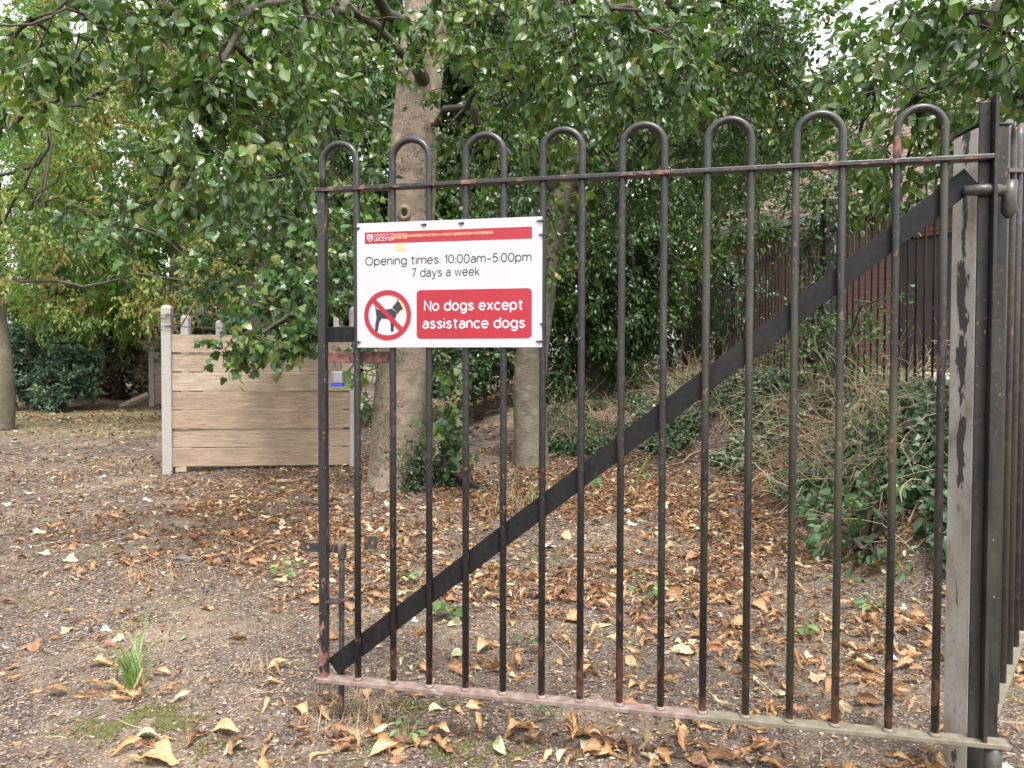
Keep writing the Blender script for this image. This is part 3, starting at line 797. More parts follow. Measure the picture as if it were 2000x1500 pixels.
# ------------------------------------------------------------------ notice
sign = thing('notice_board', 'white notice with opening times and a no dogs symbol tied to the gate', 'sign')
SO = .0165
su0, sz0, SW, SH = .1285, 1.2489, .6045, .3982
srot = math.radians(-0.0)
def sp(fx, fy, o): return gp(su0 + fx * SW, sz0 + SH - fy * SH, SO + o)
mb = MB(); gbox(mb, su0, su0 + SW, sz0, sz0 + SH, SO - .003, SO)
bevel(mb.build('board', MAT['sign_white'], sign), .0008)
def flat(name, poly, o, mat, parent=sign, th=.0003):
    """thin vinyl shape on the board from a polygon in board fractions"""
    bm = bmesh.new()
    vs = [bm.verts.new(sp(x, y, o + th)) for x, y in poly]
    f = bm.faces.new(vs)
    f.normal_update()
    if f.normal.dot(Vector(GN)) < 0: f.normal_flip()
    r = bmesh.ops.extrude_face_region(bm, geom=[f])
    for v in [e for e in r['geom'] if isinstance(e, bmesh.types.BMVert)]: pass
    for v in vs: v.co -= Vector(GN) * th
    bmesh.ops.triangulate(bm, faces=bm.faces[:])
    me = bpy.data.meshes.new(name); bm.to_mesh(me); bm.free(); me.materials.append(mat)
    ob = bpy.data.objects.new(name, me); COL.objects.link(ob); ob.parent = parent
    return ob
def arc(cx, cy, rx, ry, a0, a1, n=14):
    return [(cx + rx * math.cos(math.radians(a0 + (a1 - a0) * k / n)), cy + ry * math.sin(math.radians(a0 + (a1 - a0) * k / n))) for k in range(n + 1)]
def spl(*p, n=16): return [tuple(q_[:2]) for q_ in smooth_path([(x_, y_, 0) for x_, y_ in p], n)]
CAP = 1.38
GL = {
 'o': (.92, [arc(.46, .5, .46, .5, 0, 360, 28)]), 'p': (.92, [arc(.46, .5, .46, .5, 0, 360, 28), [(0, 1), (0, -.42)]]),
 'd': (.92, [arc(.46, .5, .46, .5, 0, 360, 28), [(.92, 1.45), (.92, 0)]]),
 'g': (.92, [arc(.46, .5, .46, .5, 0, 360, 28), [(.92, 1), (.92, .0)] + arc(.47, -.02, .45, .4, 0, -150)[1:]]),
 'e': (.92, [[(.03, .52), (.9, .52)] + arc(.46, .5, .46, .5, 3, 322, 22)[1:]]),
 'n': (.78, [[(0, 1), (0, 0)], arc(.39, .6, .39, .4, 175, 0) + [(.78, 0)]]),
 'm': (1.4, [[(0, 1), (0, 0)], arc(.35, .62, .35, .38, 175, 0) + [(.7, 0)], arc(1.05, .62, .35, .38, 175, 0) + [(1.4, 0)]]),
 'i': (.0, [[(0, 1), (0, 0)], [(0, 1.30), (0, 1.43)]]), 't': (.6, [[(.25, 1.32), (.25, .25)] + arc(.5, .25, .25, .25, 180, 275)[1:], [(0, 1), (.6, 1)]]),
 's': (.74, [spl((.72, .8), (.4, 1.0), (.06, .77), (.36, .54), (.74, .27), (.38, 0), (.0, .2))]),
 'a': (.78, [spl((.06, .83), (.38, 1.0), (.72, .85), (.78, .62)) + [(.78, 0)], [(.78, .58), (.4, .57)] + arc(.33, .285, .33, .285, 90, 300)[1:] + [(.78, .26)]]),
 'c': (.82, [arc(.46, .5, .46, .5, 42, 318, 22)]), 'x': (.8, [[(0, 1), (.8, 0)], [(.8, 1), (0, 0)]]),
 'y': (.84, [[(0, 1), (.43, .0)], [(.84, 1), (.36, -.2)] + spl((.3, -.33), (.17, -.41), (.0, -.4), n=5)]),
 'w': (1.24, [[(0, 1), (.31, 0), (.62, .98), (.93, 0), (1.24, 1)]]), 'k': (.72, [[(0, 1.45), (0, 0)], [(.68, 1), (.0, .38)], [(.22, .58), (.72, 0)]]),
 ':': (.0, [[(0, .0), (0, .13)], [(0, .72), (0, .85)]]), '\u2013': (.72, [[(0, .5), (.72, .5)]]), ' ': (.12, []),
 '1': (.3, [[(-.02, 1.14), (.3, CAP), (.3, 0)]]), '0': (.92, [arc(.46, .69, .46, .69, 0, 360, 30)]),
 '5': (.84, [[(.78, CAP), (.16, CAP), (.08, .74)] + spl((.08, .74), (.42, .9), (.84, .45), (.42, 0), (.0, .22))[1:]]), '7': (.8, [[(0, CAP), (.8, CAP), (.28, 0)]]),
 'O': (1.32, [arc(.66, .69, .66, .69, 0, 360, 32)]), 'N': (.98, [[(0, 0), (0, CAP), (.98, 0), (.98, CAP)]]),
 'U': (.95, [[(0, CAP), (0, .46)] + arc(.475, .46, .475, .46, 180, 360)[1:] + [(.95, CAP)]]), 'I': (.0, [[(0, CAP), (0, 0)]]), 'V': (1.1, [[(0, CAP), (.55, 0), (1.1, CAP)]]),
 'E': (.72, [[(.72, CAP), (0, CAP), (0, 0), (.72, 0)], [(0, .72), (.64, .72)]]), 'F': (.7, [[(.7, CAP), (0, CAP), (0, 0)], [(0, .7), (.6, .7)]]), 'L': (.7, [[(0, CAP), (0, 0), (.7, 0)]]),
 'R': (.86, [[(0, 0), (0, CAP), (.45, CAP)] + arc(.45, 1.02, .36, .36, 90, -90)[1:] + [(0, .66)], [(.45, .66), (.86, 0)]]),
 'S': (.85, [spl((.82, 1.16), (.45, CAP), (.06, 1.06), (.44, .74), (.85, .37), (.43, 0), (.0, .22))]), 'T': (.96, [[(0, CAP), (.96, CAP)], [(.48, CAP), (.48, 0)]]),
 'Y': (1.0, [[(0, CAP), (.5, .66), (1.0, CAP)], [(.5, .66), (.5, 0)]]), 'C': (1.15, [arc(.66, .69, .66, .69, 48, 312, 24)]),
}
def text(name, body, x0, x1, base, size, mat, o, parent=sign, weight=.12, gap=.3):
    """lettering drawn with strokes of even width; size = height of a small letter as a share of the board's height"""
    mb = MB(); pen = 0; strokes = []
    for ch in body:
        w_, st_ = GL[ch]
        for p_ in st_: strokes.append([(pen + a_, b_) for a_, b_ in p_])
        pen += w_ + gap + (.16 if ch == ' ' else 0)
    total = pen - gap; sx_ = (x1 - x0) / (total + weight); hw = weight / 2
    for k, p_ in enumerate(strokes):
        P_ = np.array(p_, float); closed = np.linalg.norm(P_[0] - P_[-1]) < 1e-6
        d_ = np.diff(P_, axis=0); d_ /= np.linalg.norm(d_, axis=1)[:, None] + 1e-9
        nr = np.stack([-d_[:, 1], d_[:, 0]], 1)
        off = np.empty_like(P_)
        for j in range(len(P_)):
            a_ = nr[j - 1] if j > 0 else (nr[-1] if closed else nr[0]); b_ = nr[j] if j < len(nr) else (nr[0] if closed else nr[-1])
            mi = a_ + b_; mi /= np.linalg.norm(mi) + 1e-9; off[j] = mi * hw / max(.45, mi @ b_)
        if not closed:
            P_[0] -= d_[0] * (0 if abs(P_[0][1]) < 1e-6 else 0); 
        L_, R_ = P_ + off, P_ - off
        z_ = o + .0003 + .00002 * (k % 6)
        V = [sp(x0 + (x_ + hw) * sx_, base - y_ * size, z_) for x_, y_ in np.vstack([L_, R_])]
        n_ = len(P_)
        mb.add(V, np.array([(j, n_ + j, n_ + j + 1, j + 1) for j in range(n_ - 1)]))
    return mb.build(name, mat, parent)
asp = SW / SH
hb = flat('header_band', [(.045, .075), (.947, .075), (.947, .165), (.045, .165)], .0004, MAT['sign_red'])
shield = [(.058, .092), (.092, .092), (.0925, .118), (.088, .138), (.075, .153), (.062, .138), (.0575, .118)]
cr = flat('crest', shield, .0010, MAT['sign_white'], hb)
cp_ = MB()
for (x_, y_) in ((.068, .109), (.082, .109)):
    cp_.add([sp(x_ + .0045 * math.cos(t), y_ + .0065 * math.sin(t), .0016) for t in np.linspace(0, 2 * math.pi, 5, endpoint=False)[::-1]], [np.array([[0, 1, 2, 3, 4]])])
cp_.add([sp(.064, .119, .0016), sp(.064, .124, .0016), sp(.086, .124, .0016), sp(.086, .119, .0016)], [np.array([[0, 1, 2, 3]])])
cp_.add([sp(.075 + .008 * math.cos(t), .136 + .008 * math.sin(t), .0016) for t in np.linspace(0, 2 * math.pi, 8, endpoint=False)[::-1]], [np.arange(8)[None]])
cp_.build('crest_charge', MAT['sign_red'], hb)
text('header_lettering', 'UNIVERSITY OF', .099, .207, .112, .0165, MAT['sign_white'], .0010, hb, .17, .3)
text('header_lettering', 'LEICESTER', .099, .209, .144, .018, MAT['sign_white'], .0010, hb, .26, .34)
text('opening_times', 'Opening times: 10:00am\u20135:00pm', .048, .945, .336, .0455, MAT['sign_grey'], .0006, weight=.155, gap=.31)
text('opening_days', '7 days a week', .306, .674, .437, .0455, MAT['sign_grey'], .0006, weight=.155, gap=.31)
# red panel with rounded corners
def rrect(x0, y0, x1, y1, r, n=6):
    out = []
    for cx_, cy_, a0 in ((x1 - r, y0 + r * asp, -90), (x1 - r, y1 - r * asp, 0), (x0 + r, y1 - r * asp, 90), (x0 + r, y0 + r * asp, 180)):
        for k in range(n + 1):
            t = math.radians(a0 + 90 * k / n)
            out.append((cx_ + r * math.cos(t), cy_ + r * asp * math.sin(t)))
    return out
rp = flat('red_panel', rrect(.334, .545, .947, .93, .022), .0004, MAT['sign_red'])
text('panel_lettering', 'No dogs except', .374, .904, .706, .053, MAT['sign_white'], .0010, rp, .27, .36)
text('panel_lettering', 'assistance dogs', .366, .914, .846, .053, MAT['sign_white'], .0010, rp, .27, .36)
# symbol
CX, CY, R0, R1 = .173, .738, .1305, .1075
sy = bpy.data.objects.new('no_dogs_symbol', None); COL.objects.link(sy); sy.parent = sign
ang = np.linspace(0, 2 * math.pi, 65)[:-1]
rg = MB()
V = [sp(CX + r_ * math.cos(t), CY + r_ * asp * math.sin(t), .0026) for r_ in (R0, R1) for t in ang]
n = 64
rg.add(V, np.array([(n + k, n + (k + 1) % n, (k + 1) % n, k) for k in range(n)]))
rg.build('ring', MAT['sign_red'], sy)
dog = [(-.071, -.085), (-.064, -.05), (-.050, -.040), (.000, -.045), (.022, -.050), (.052, -.018), (.048, .012), (.038, .038), (.0335, .10), (.0335, .128), (.028, .134), (.0195, .134), (.0165, .125),
       (.0165, .045), (-.005, .030), (-.035, .028), (-.048, .060), (-.0545, .122), (-.060, .135), (-.068, .134), (-.0715, .122), (-.069, .07), (-.062, .02), (-.066, -.02)]
flat('dog_body', [(CX + x_ * 1.0, CY + y_) for x_, y_ in dog], .0006, MAT['sign_black'], sy)
head = [(.025, -.058), (.052, -.105), (.056, -.135), (.0605, -.105), (.070, -.095), (.078, -.066), (.084, -.062), (.083, -.040), (.068, -.033), (.057, -.006), (.052, -.022)]
flat('dog_head', [(CX + x_, CY + y_) for x_, y_ in head], .0006, MAT['sign_black'], sy)
bd = np.array([.707, .707]); bp = np.array([.707, -.707]) * .0122
e1, e2 = -bd * R1 * 1.02, bd * R1 * 1.02
bar = [e1 - bp, e2 - bp, e2 + bp, e1 + bp]
flat('slash', [(CX + x_, CY + y_ * asp) for x_, y_ in bar], .0018, MAT['sign_red'], sy, .0004)
flat('tape_patch', [(.215, .168), (.272, .165), (.270, .228), (.219, .230)], .0004, MAT['tape'])
flat('tape_patch', [(.222, .605), (.262, .608), (.268, .66), (.262, .73), (.243, .73), (.24, .69), (.226, .68)], .0002, MAT['tape'])
tp = MB(); rr = random.Random(3)
xx = .207
while xx < .745:
    w_ = rr.uniform(.0022, .005); yc = .114 - (xx - .207) * .008; h_ = .012 * rr.uniform(.75, 1.1) if xx > .28 else .022
    tp.add([sp(xx, yc + h_, .0016), sp(xx + w_, yc + h_, .0016), sp(xx + w_, yc - h_, .0016), sp(xx, yc - h_, .0016)], [np.array([[0, 1, 2, 3]])])
    xx += w_ + rr.uniform(.0004, .002)
tp.build('torn_tape_strip', MAT['tape_thin'], sign)
for fx, fy, w_ in ((.001, .04, 1), (.375, .03, .8), (.578, .03, .8), (.992, .035, 1), (1.003, .14, 1), (.005, .955, 1), (.99, .955, 1), (1.003, .82, .6)):
    c = sp(fx, fy, .002)
    u_ = su0 + fx * SW; z_ = sz0 + SH - fy * SH
    mb = MB().tube([gp(u_ - .012 * w_, z_, SO + .0012), gp(u_ + .010 * w_, z_ + .001, SO + .003)], .0022, 6)
    gbox(mb, u_ - .003, u_ + .0045, z_ - .003, z_ + .003, SO + .001, SO + .0055)
    mb.build('cable_tie', MAT['plastic_black'], sign)
set_origin(sign, gp(su0 + SW / 2, sz0, SO))
set_origin  # children of header band, panel and symbol keep identity: their parents sit at the world origin before the move

# ------------------------------------------------------------------ bow top fences
def bow_fence(name, label, A, B, zA, zB, posts, mat, pitch=.122, rad=.0095, Hf=1.60, bow=.155, zfn=None, npost=.09, seg=7, nb=8):
    root = thing(name, label, 'fence')
    A = np.array([A[0], A[1], 0.]); B = np.array([B[0], B[1], 0.]); L = np.linalg.norm(B - A); D = (B - A) / L
    zb = (lambda s: zA + (zB - zA) * s / L) if zfn is None else zfn
    Rm = np.stack([D, np.array([-D[1], D[0], 0]), np.array([0, 0, 1.])], 1)
    k = 0; s = pitch * .6
    while s + pitch < L:
        ca = .5 * pitch
        z0 = zb(s); zc = z0 + Hf + bow - ca
        path = [A + D * s + np.array([0, 0, z0 - .02])] + [A + D * (s + ca - ca * math.cos(t)) + np.array([0, 0, zc + ca * math.sin(t)]) for t in np.linspace(0, math.pi, seg)] + [A + D * (s + pitch) + np.array([0, 0, z0 - .02])]
        MB().tube(path, rad, nb).build('bow_bar', mat, root, smooth=True)
        s += 2 * pitch; k += 1
    for h, nm in ((0.0, 'bottom_rail'), (Hf, 'top_rail')):
        mb = MB()
        ss = np.linspace(0, L, 9)
        for s0, s1 in zip(ss[:-1], ss[1:]):
            P0 = A + D * s0 + np.array([0, 0, zb(s0) + h]); P1 = A + D * s1 + np.array([0, 0, zb(s1) + h])
            W = np.array([-D[1], D[0], 0]) * .02; T_ = np.array([0, 0, .006])
            mb.add([P0 - W - T_, P0 + W - T_, P0 + W + T_, P0 - W + T_, P1 - W - T_, P1 + W - T_, P1 + W + T_, P1 - W + T_],
                   np.array([[0, 3, 2, 1], [4, 5, 6, 7], [0, 1, 5, 4], [1, 2, 6, 5], [2, 3, 7, 6], [3, 0, 4, 7]]))
        mb.build(nm, MAT['bottom_rail'] if (nm == 'bottom_rail' and name == 'side_fence') else mat, root)
    for s in posts:
        p = A + D * s
        bevel(MB().box((p[0], p[1], zb(s) + .82), (npost, npost, 1.95), Rm).build('post', MAT['post_dark'], root), .004)
    set_origin(root, (A[0], A[1], zA))
    return root
CORNER = (3.0, 4.05)
MAT['side_fence'] = m_gate('weathered_fence_paint', base=0.04, rust_lo=0.7, algae=.5, redlow=False, spec=.45)
bow_fence('side_fence', 'black bow top fence running away from the hinge post at the right edge', (1.415, 2.235), CORNER, .16, .62, [], MAT['side_fence'], rad=.0108, nb=12, seg=13)
BF = (3.5, 15.6); BL = math.hypot(BF[0] - CORNER[0], BF[1] - CORNER[1])
def zbk(s):
    y = CORNER[1] + (BF[1] - CORNER[1]) * s / BL
    return .62 + .38 * float(sm(4.0, 6.0, y)) + .06 * float(sm(6, 9, y))
bow_fence('bank_fence', 'rusty black bow top fence along the crest of the bank', CORNER, BF, 0.6, 1, [.0, 3.6, 7.7, 11.4], MAT['fence'], zfn=zbk, npost=.14, pitch=.133, Hf=1.48, bow=.15)

# ------------------------------------------------------------------ concrete posts and plank panels
def plank_panel(name, label, A, B, zA, top, nplank, zbase, posts=(0, 1), pw=.105, extra_posts=(), ph=None, cat='panel'):
    root = thing(name, label, cat)
    A = np.array([A[0], A[1], 0.]); B = np.array([B[0], B[1], 0.]); L = np.linalg.norm(B - A); D = (B - A) / L
    Nn = np.array([D[1], -D[0], 0])
    ang_ = math.atan2(D[1], D[0])
    rr = random.Random(len(label))
    hh = (top - zbase) / nplank
    for k in range(nplank):
        z = zbase + hh * (k + .5)
        me_w = L - pw * .9
        bm = bmesh.new()
        bmesh.ops.create_cube(bm, size=1)
        bmesh.ops.scale(bm, vec=(me_w, .042, hh - .010 + rr.uniform(-.004, .003)), verts=bm.verts)
        bmesh.ops.subdivide_edges(bm, edges=[e for e in bm.edges if abs(e.verts[0].co.x - e.verts[1].co.x) > .5], cuts=12)
        for v in bm.verts: v.co.z += .0012 * math.sin(v.co.x * 3 + k * 2) ; v.co.y += .003 * math.sin(v.co.x * 2 + k * 4)
        me = bpy.data.meshes.new('plank'); bm.to_mesh(me); bm.free(); me.materials.append(MAT['plank'])
        ob = bpy.data.objects.new('plank', me); COL.objects.link(ob)
        c = (A + B) / 2
        ob.location = (c[0] + Nn[0] * (.007 * (-1) ** k + rr.uniform(-.004, .004)), c[1] + Nn[1] * (.007 * (-1) ** k + rr.uniform(-.004, .004)), z); ob.rotation_euler = (0, rr.uniform(-.002, .002), ang_)
        ob.parent = root; bevel(ob, .004)
    for p, h in [(A + D * L * f, ph) for f in posts]:
        mb = MB()
        s = np.array([1, 1, 1])
        R_ = np.stack([D, -Nn, np.array([0, 0, 1.])], 1)
        hw = pw / 2
        lay = [(zA - .1, hw), (h - .03, hw), (h, hw * .62)]
        V = []
        for z, w in lay:
            for sx_, sy_ in ((-1, -1), (1, -1), (1, 1), (-1, 1)): V.append(R_ @ np.array([sx_ * w, sy_ * w, 0]) + np.array([p[0], p[1], z]))
        F = [(0, 1, 5, 4), (1, 2, 6, 5), (2, 3, 7, 6), (3, 0, 4, 7), (4, 5, 9, 8), (5, 6, 10, 9), (6, 7, 11, 10), (7, 4, 8, 11), (8, 9, 10, 11), (3, 2, 1, 0)]
        bevel(mb.add(V, np.array(F)).build('concrete_post', MAT['concrete'], root), .006)
    set_origin(root, (A[0], A[1], zA))
    return root
PA = at(330, 920, 8.45); PB = at(692, 910, 8.62)
plank_panel('timber_panel', 'large wall of seven weathered planks held between two concrete posts', (PA[0], 8.45), (PB[0], 8.66), 0.0, 1.512, 7, .045, ph=1.83)
P3, P4, P5 = (-4.42, 10.4), (-4.45, 11.7), (-2.38, 10.5)
plank_panel('timber_panel', 'wooden bay side mostly hidden behind the large plank wall', P3, P4, 0.0, 1.45, 7, .03, ph=1.84)
plank_panel('timber_panel', 'wooden bay back hidden behind the leaves above the large plank wall', (P5[0] - 1.9, P5[1]), P5, 0.0, 1.45, 7, .03, posts=(1,), ph=1.84)
F1 = at(297, 793, 20.4); F2 = at(277, 783, 23.3); F3 = at(352, 790, 20.6)
plank_panel('timber_panel', 'far plank wall with its concrete post left of the nearer one', (F1[0], 20.4), (F3[0] + 1.2, 20.9), F1[2], F1[2] + 1.42, 7, F1[2] + .02, posts=(0,), ph=F1[2] + 1.66, pw=.13)
plank_panel('timber_panel', 'farthest plank wall with a slim concrete post beside dark hedge', (F2[0], 23.3), (F2[0] + 2.2, 23.6), F2[2], F2[2] + 1.42, 7, F2[2] + .02, posts=(0,), ph=F2[2] + 1.66, pw=.13)
# kick board piece at the foot of the big panel
o = MB().box((PA[0] + .14, 8.46, .02), (.12, .05, .06)).build('wood_block', MAT['plank']); tag(o, 'small offcut of wood wedged under the plank wall by its left post', 'wood offcut'); bevel(o, .003)
o = MB().tube([at(235, 797, 20), at(290, 772, 20.3)], .09, 6).build('fallen_log', MAT['plank']); tag(o, 'sloping timber leaning by the far concrete posts', 'timber')
# wires tied round the posts
def wire(label, a, b, sag, wraps, ya):
    rs_ = np.random.default_rng(len(label))
    n = 60; t = np.linspace(0, 1, n)
    P = np.array(a)[None] * (1 - t[:, None]) + np.array(b)[None] * t[:, None]
    P[:, 2] += -sag * 4 * t * (1 - t)
    mb = MB()
    for ph_ in (0, math.pi):
        Q = P.copy(); Q[:, 2] += .007 * np.sin(t * 70 + ph_); Q[:, 1] += .007 * np.cos(t * 70 + ph_)
        mb.tube(Q, .0035, 5, cap=False)
    for z_ in wraps:
        r = .066
        Q = [np.array([a[0] + r * 1.15 * math.copysign(abs(math.cos(q_)) ** .4, math.cos(q_)), ya + r * 1.15 * math.copysign(abs(math.sin(q_)) ** .4, math.sin(q_)), z_ + .012 * math.sin(q_ * 1.0)]) for q_ in np.linspace(0, 4 * math.pi, 50)]
        mb.tube(Q, .0045, 5, cap=False)
    return tag(mb.build('tie_wire', MAT['wire']), label, 'wire')
pa = at(345, 616, 8.45); pb = at(690, 614, 8.62)
wire('upper twisted wire stretched between the tops of the concrete posts', (PA[0] + .0, 8.39, pa[2]), (PB[0], 8.56, pb[2]), .01, (pa[2], pa[2] - .03), 8.45)
pa2 = at(345, 638, 8.45)
wire('lower twisted wire tied round the left concrete post just above the planks', (PA[0], 8.39, pa2[2]), (PB[0], 8.56, pa2[2]), .03, (pa2[2],), 8.45)
o = MB().tube([at(352, 640, 8.37), at(385, 585, 8.37)], [.009, .011], 7).build('stick', MAT['twig'], smooth=True); tag(o, 'bare stick twisted into the wire beside the tall concrete post', 'stick')

# ------------------------------------------------------------------ brick outbuilding
bl = thing('brick_outbuilding', 'red brick outbuilding with clay tiled roof and dark door behind the far fence', 'building')
C0 = np.array([5.95, 10.5]); WD = np.array([-.64, .7684]); wa = math.atan2(WD[1], WD[0])
WNv = np.array([-WD[1], WD[0]])       # inward or outward
if WNv @ (-C0) < 0: WNv = -WNv        # faces the camera side
def bpt(t, z, o=0.0): q_ = C0 + WD * t + WNv * o; return np.array([q_[0], q_[1], z])
BR_ = np.stack([np.array([WD[0], WD[1], 0]), np.array([-WNv[0], -WNv[1], 0]), np.array([0, 0, 1.])], 1)
if np.linalg.det(BR_) < 0: BR_[:, 0] *= -1; sgn = -1
else: sgn = 1
def bbox_(name, t0, t1, z0, z1, o0, o1, mat, parent=bl):
    c = bpt((t0 + t1) / 2, (z0 + z1) / 2, (o0 + o1) / 2)
    h = np.array([abs(t1 - t0), abs(o1 - o0), abs(z1 - z0)]) / 2
    v = np.array([[x_, y_, z_] for x_ in (-1, 1) for y_ in (-1, 1) for z_ in (-1, 1)]) * h
    me = bpy.data.meshes.new(name); me.from_pydata([tuple(q_) for q_ in v], [], [(0, 1, 3, 2), (4, 6, 7, 5), (0, 4, 5, 1), (2, 3, 7, 6), (0, 2, 6, 4), (1, 5, 7, 3)]); me.materials.append(mat)
    ob = bpy.data.objects.new(name, me); COL.objects.link(ob)
    Mx = Matrix([list(BR_[0]) + [c[0]], list(BR_[1]) + [c[1]], list(BR_[2]) + [c[2]], [0, 0, 0, 1]])
    ob.matrix_world = Mx; ob.parent = parent
    return ob
EZ = 3.42
DT0, DT1, DZ = -.25, .72, 3.0
bbox_('wall', DT1, 3.6, .8, EZ, -.3, 0, MAT['brick'])
bbox_('wall', -4.0, DT0, .8, EZ, -.3, 0, MAT['brick'])
bbox_('lintel', DT0, DT1, DZ + .05, EZ, -.3, -.002, MAT['brick'])
bbox_('gable_wall', 3.6 - .3, 3.598, .8, EZ, -5, -.3, MAT['brick'])
bbox_('plinth', -4, 3.65, .8, 1.16, 0.0, .06, MAT['brick'])
dr = bbox_('door', DT0 + .06, DT1 - .06, 1.16, DZ, -.16, -.11, MAT['door'])
bbox_('door_frame', DT0, DT1, DZ, DZ + .05, -.18, -.03, MAT['door_frame'])
bbox_('door_frame', DT0, DT0 + .058, 1.16, DZ, -.18, -.03, MAT['door_frame'])
bbox_('door_frame', DT1 - .058, DT1, 1.16, DZ, -.18, -.03, MAT['door_frame'])
hk = MB().tube([bpt(DT0 + .18, 2.05, -.11), bpt(DT0 + .18, 2.05, -.05)], [.012, .026], 10).build('door_knob', MAT['steel'], bl, smooth=True)
bbox_('gutter', -4.1, 3.9, EZ - .05, EZ + .05, .18, .29, MAT['gutter'])
# roof slope of overlapping tile rows
mb = MB(); rr = random.Random(9)
slope = math.radians(38)
for r_ in range(24):
    o0 = .26 - r_ * .15 * math.cos(slope); zz = EZ + .03 + r_ * .15 * math.sin(slope)
    t = -4.1 + (r_ % 2) * .09
    while t < 3.9:
        w_ = .17
        e = rr.uniform(-.012, .012)
        a0 = bpt(t, zz + .022 + e, o0 + rr.uniform(0, .012)); a1 = bpt(t + w_ - .006, zz + .022 + e * .5, o0 + rr.uniform(0, .012))
        up_ = np.array([-WNv[0] * math.cos(slope), -WNv[1] * math.cos(slope), math.sin(slope)]) * .2 - np.array([0, 0, .02])
        dn = np.array([0, 0, -.016])
        mb.add([a0, a1, a1 + up_, a0 + up_, a0 + dn, a1 + dn], [np.array([[0, 1, 2, 3], [4, 5, 1, 0]])], 0)
        t += w_
mb.build('roof', MAT['tile'], bl)
bbox_('roof_deck', -4.1, 3.9, EZ - .02, EZ, -5, .2, MAT['door_frame'])
set_origin(bl, bpt(0, 1.05))
for c in bl.children:
    pass

# ------------------------------------------------------------------ trees
def rnd_unit(rng, n):
    v = rng.normal(0, 1, (n, 3)); return v / np.linalg.norm(v, axis=1)[:, None]

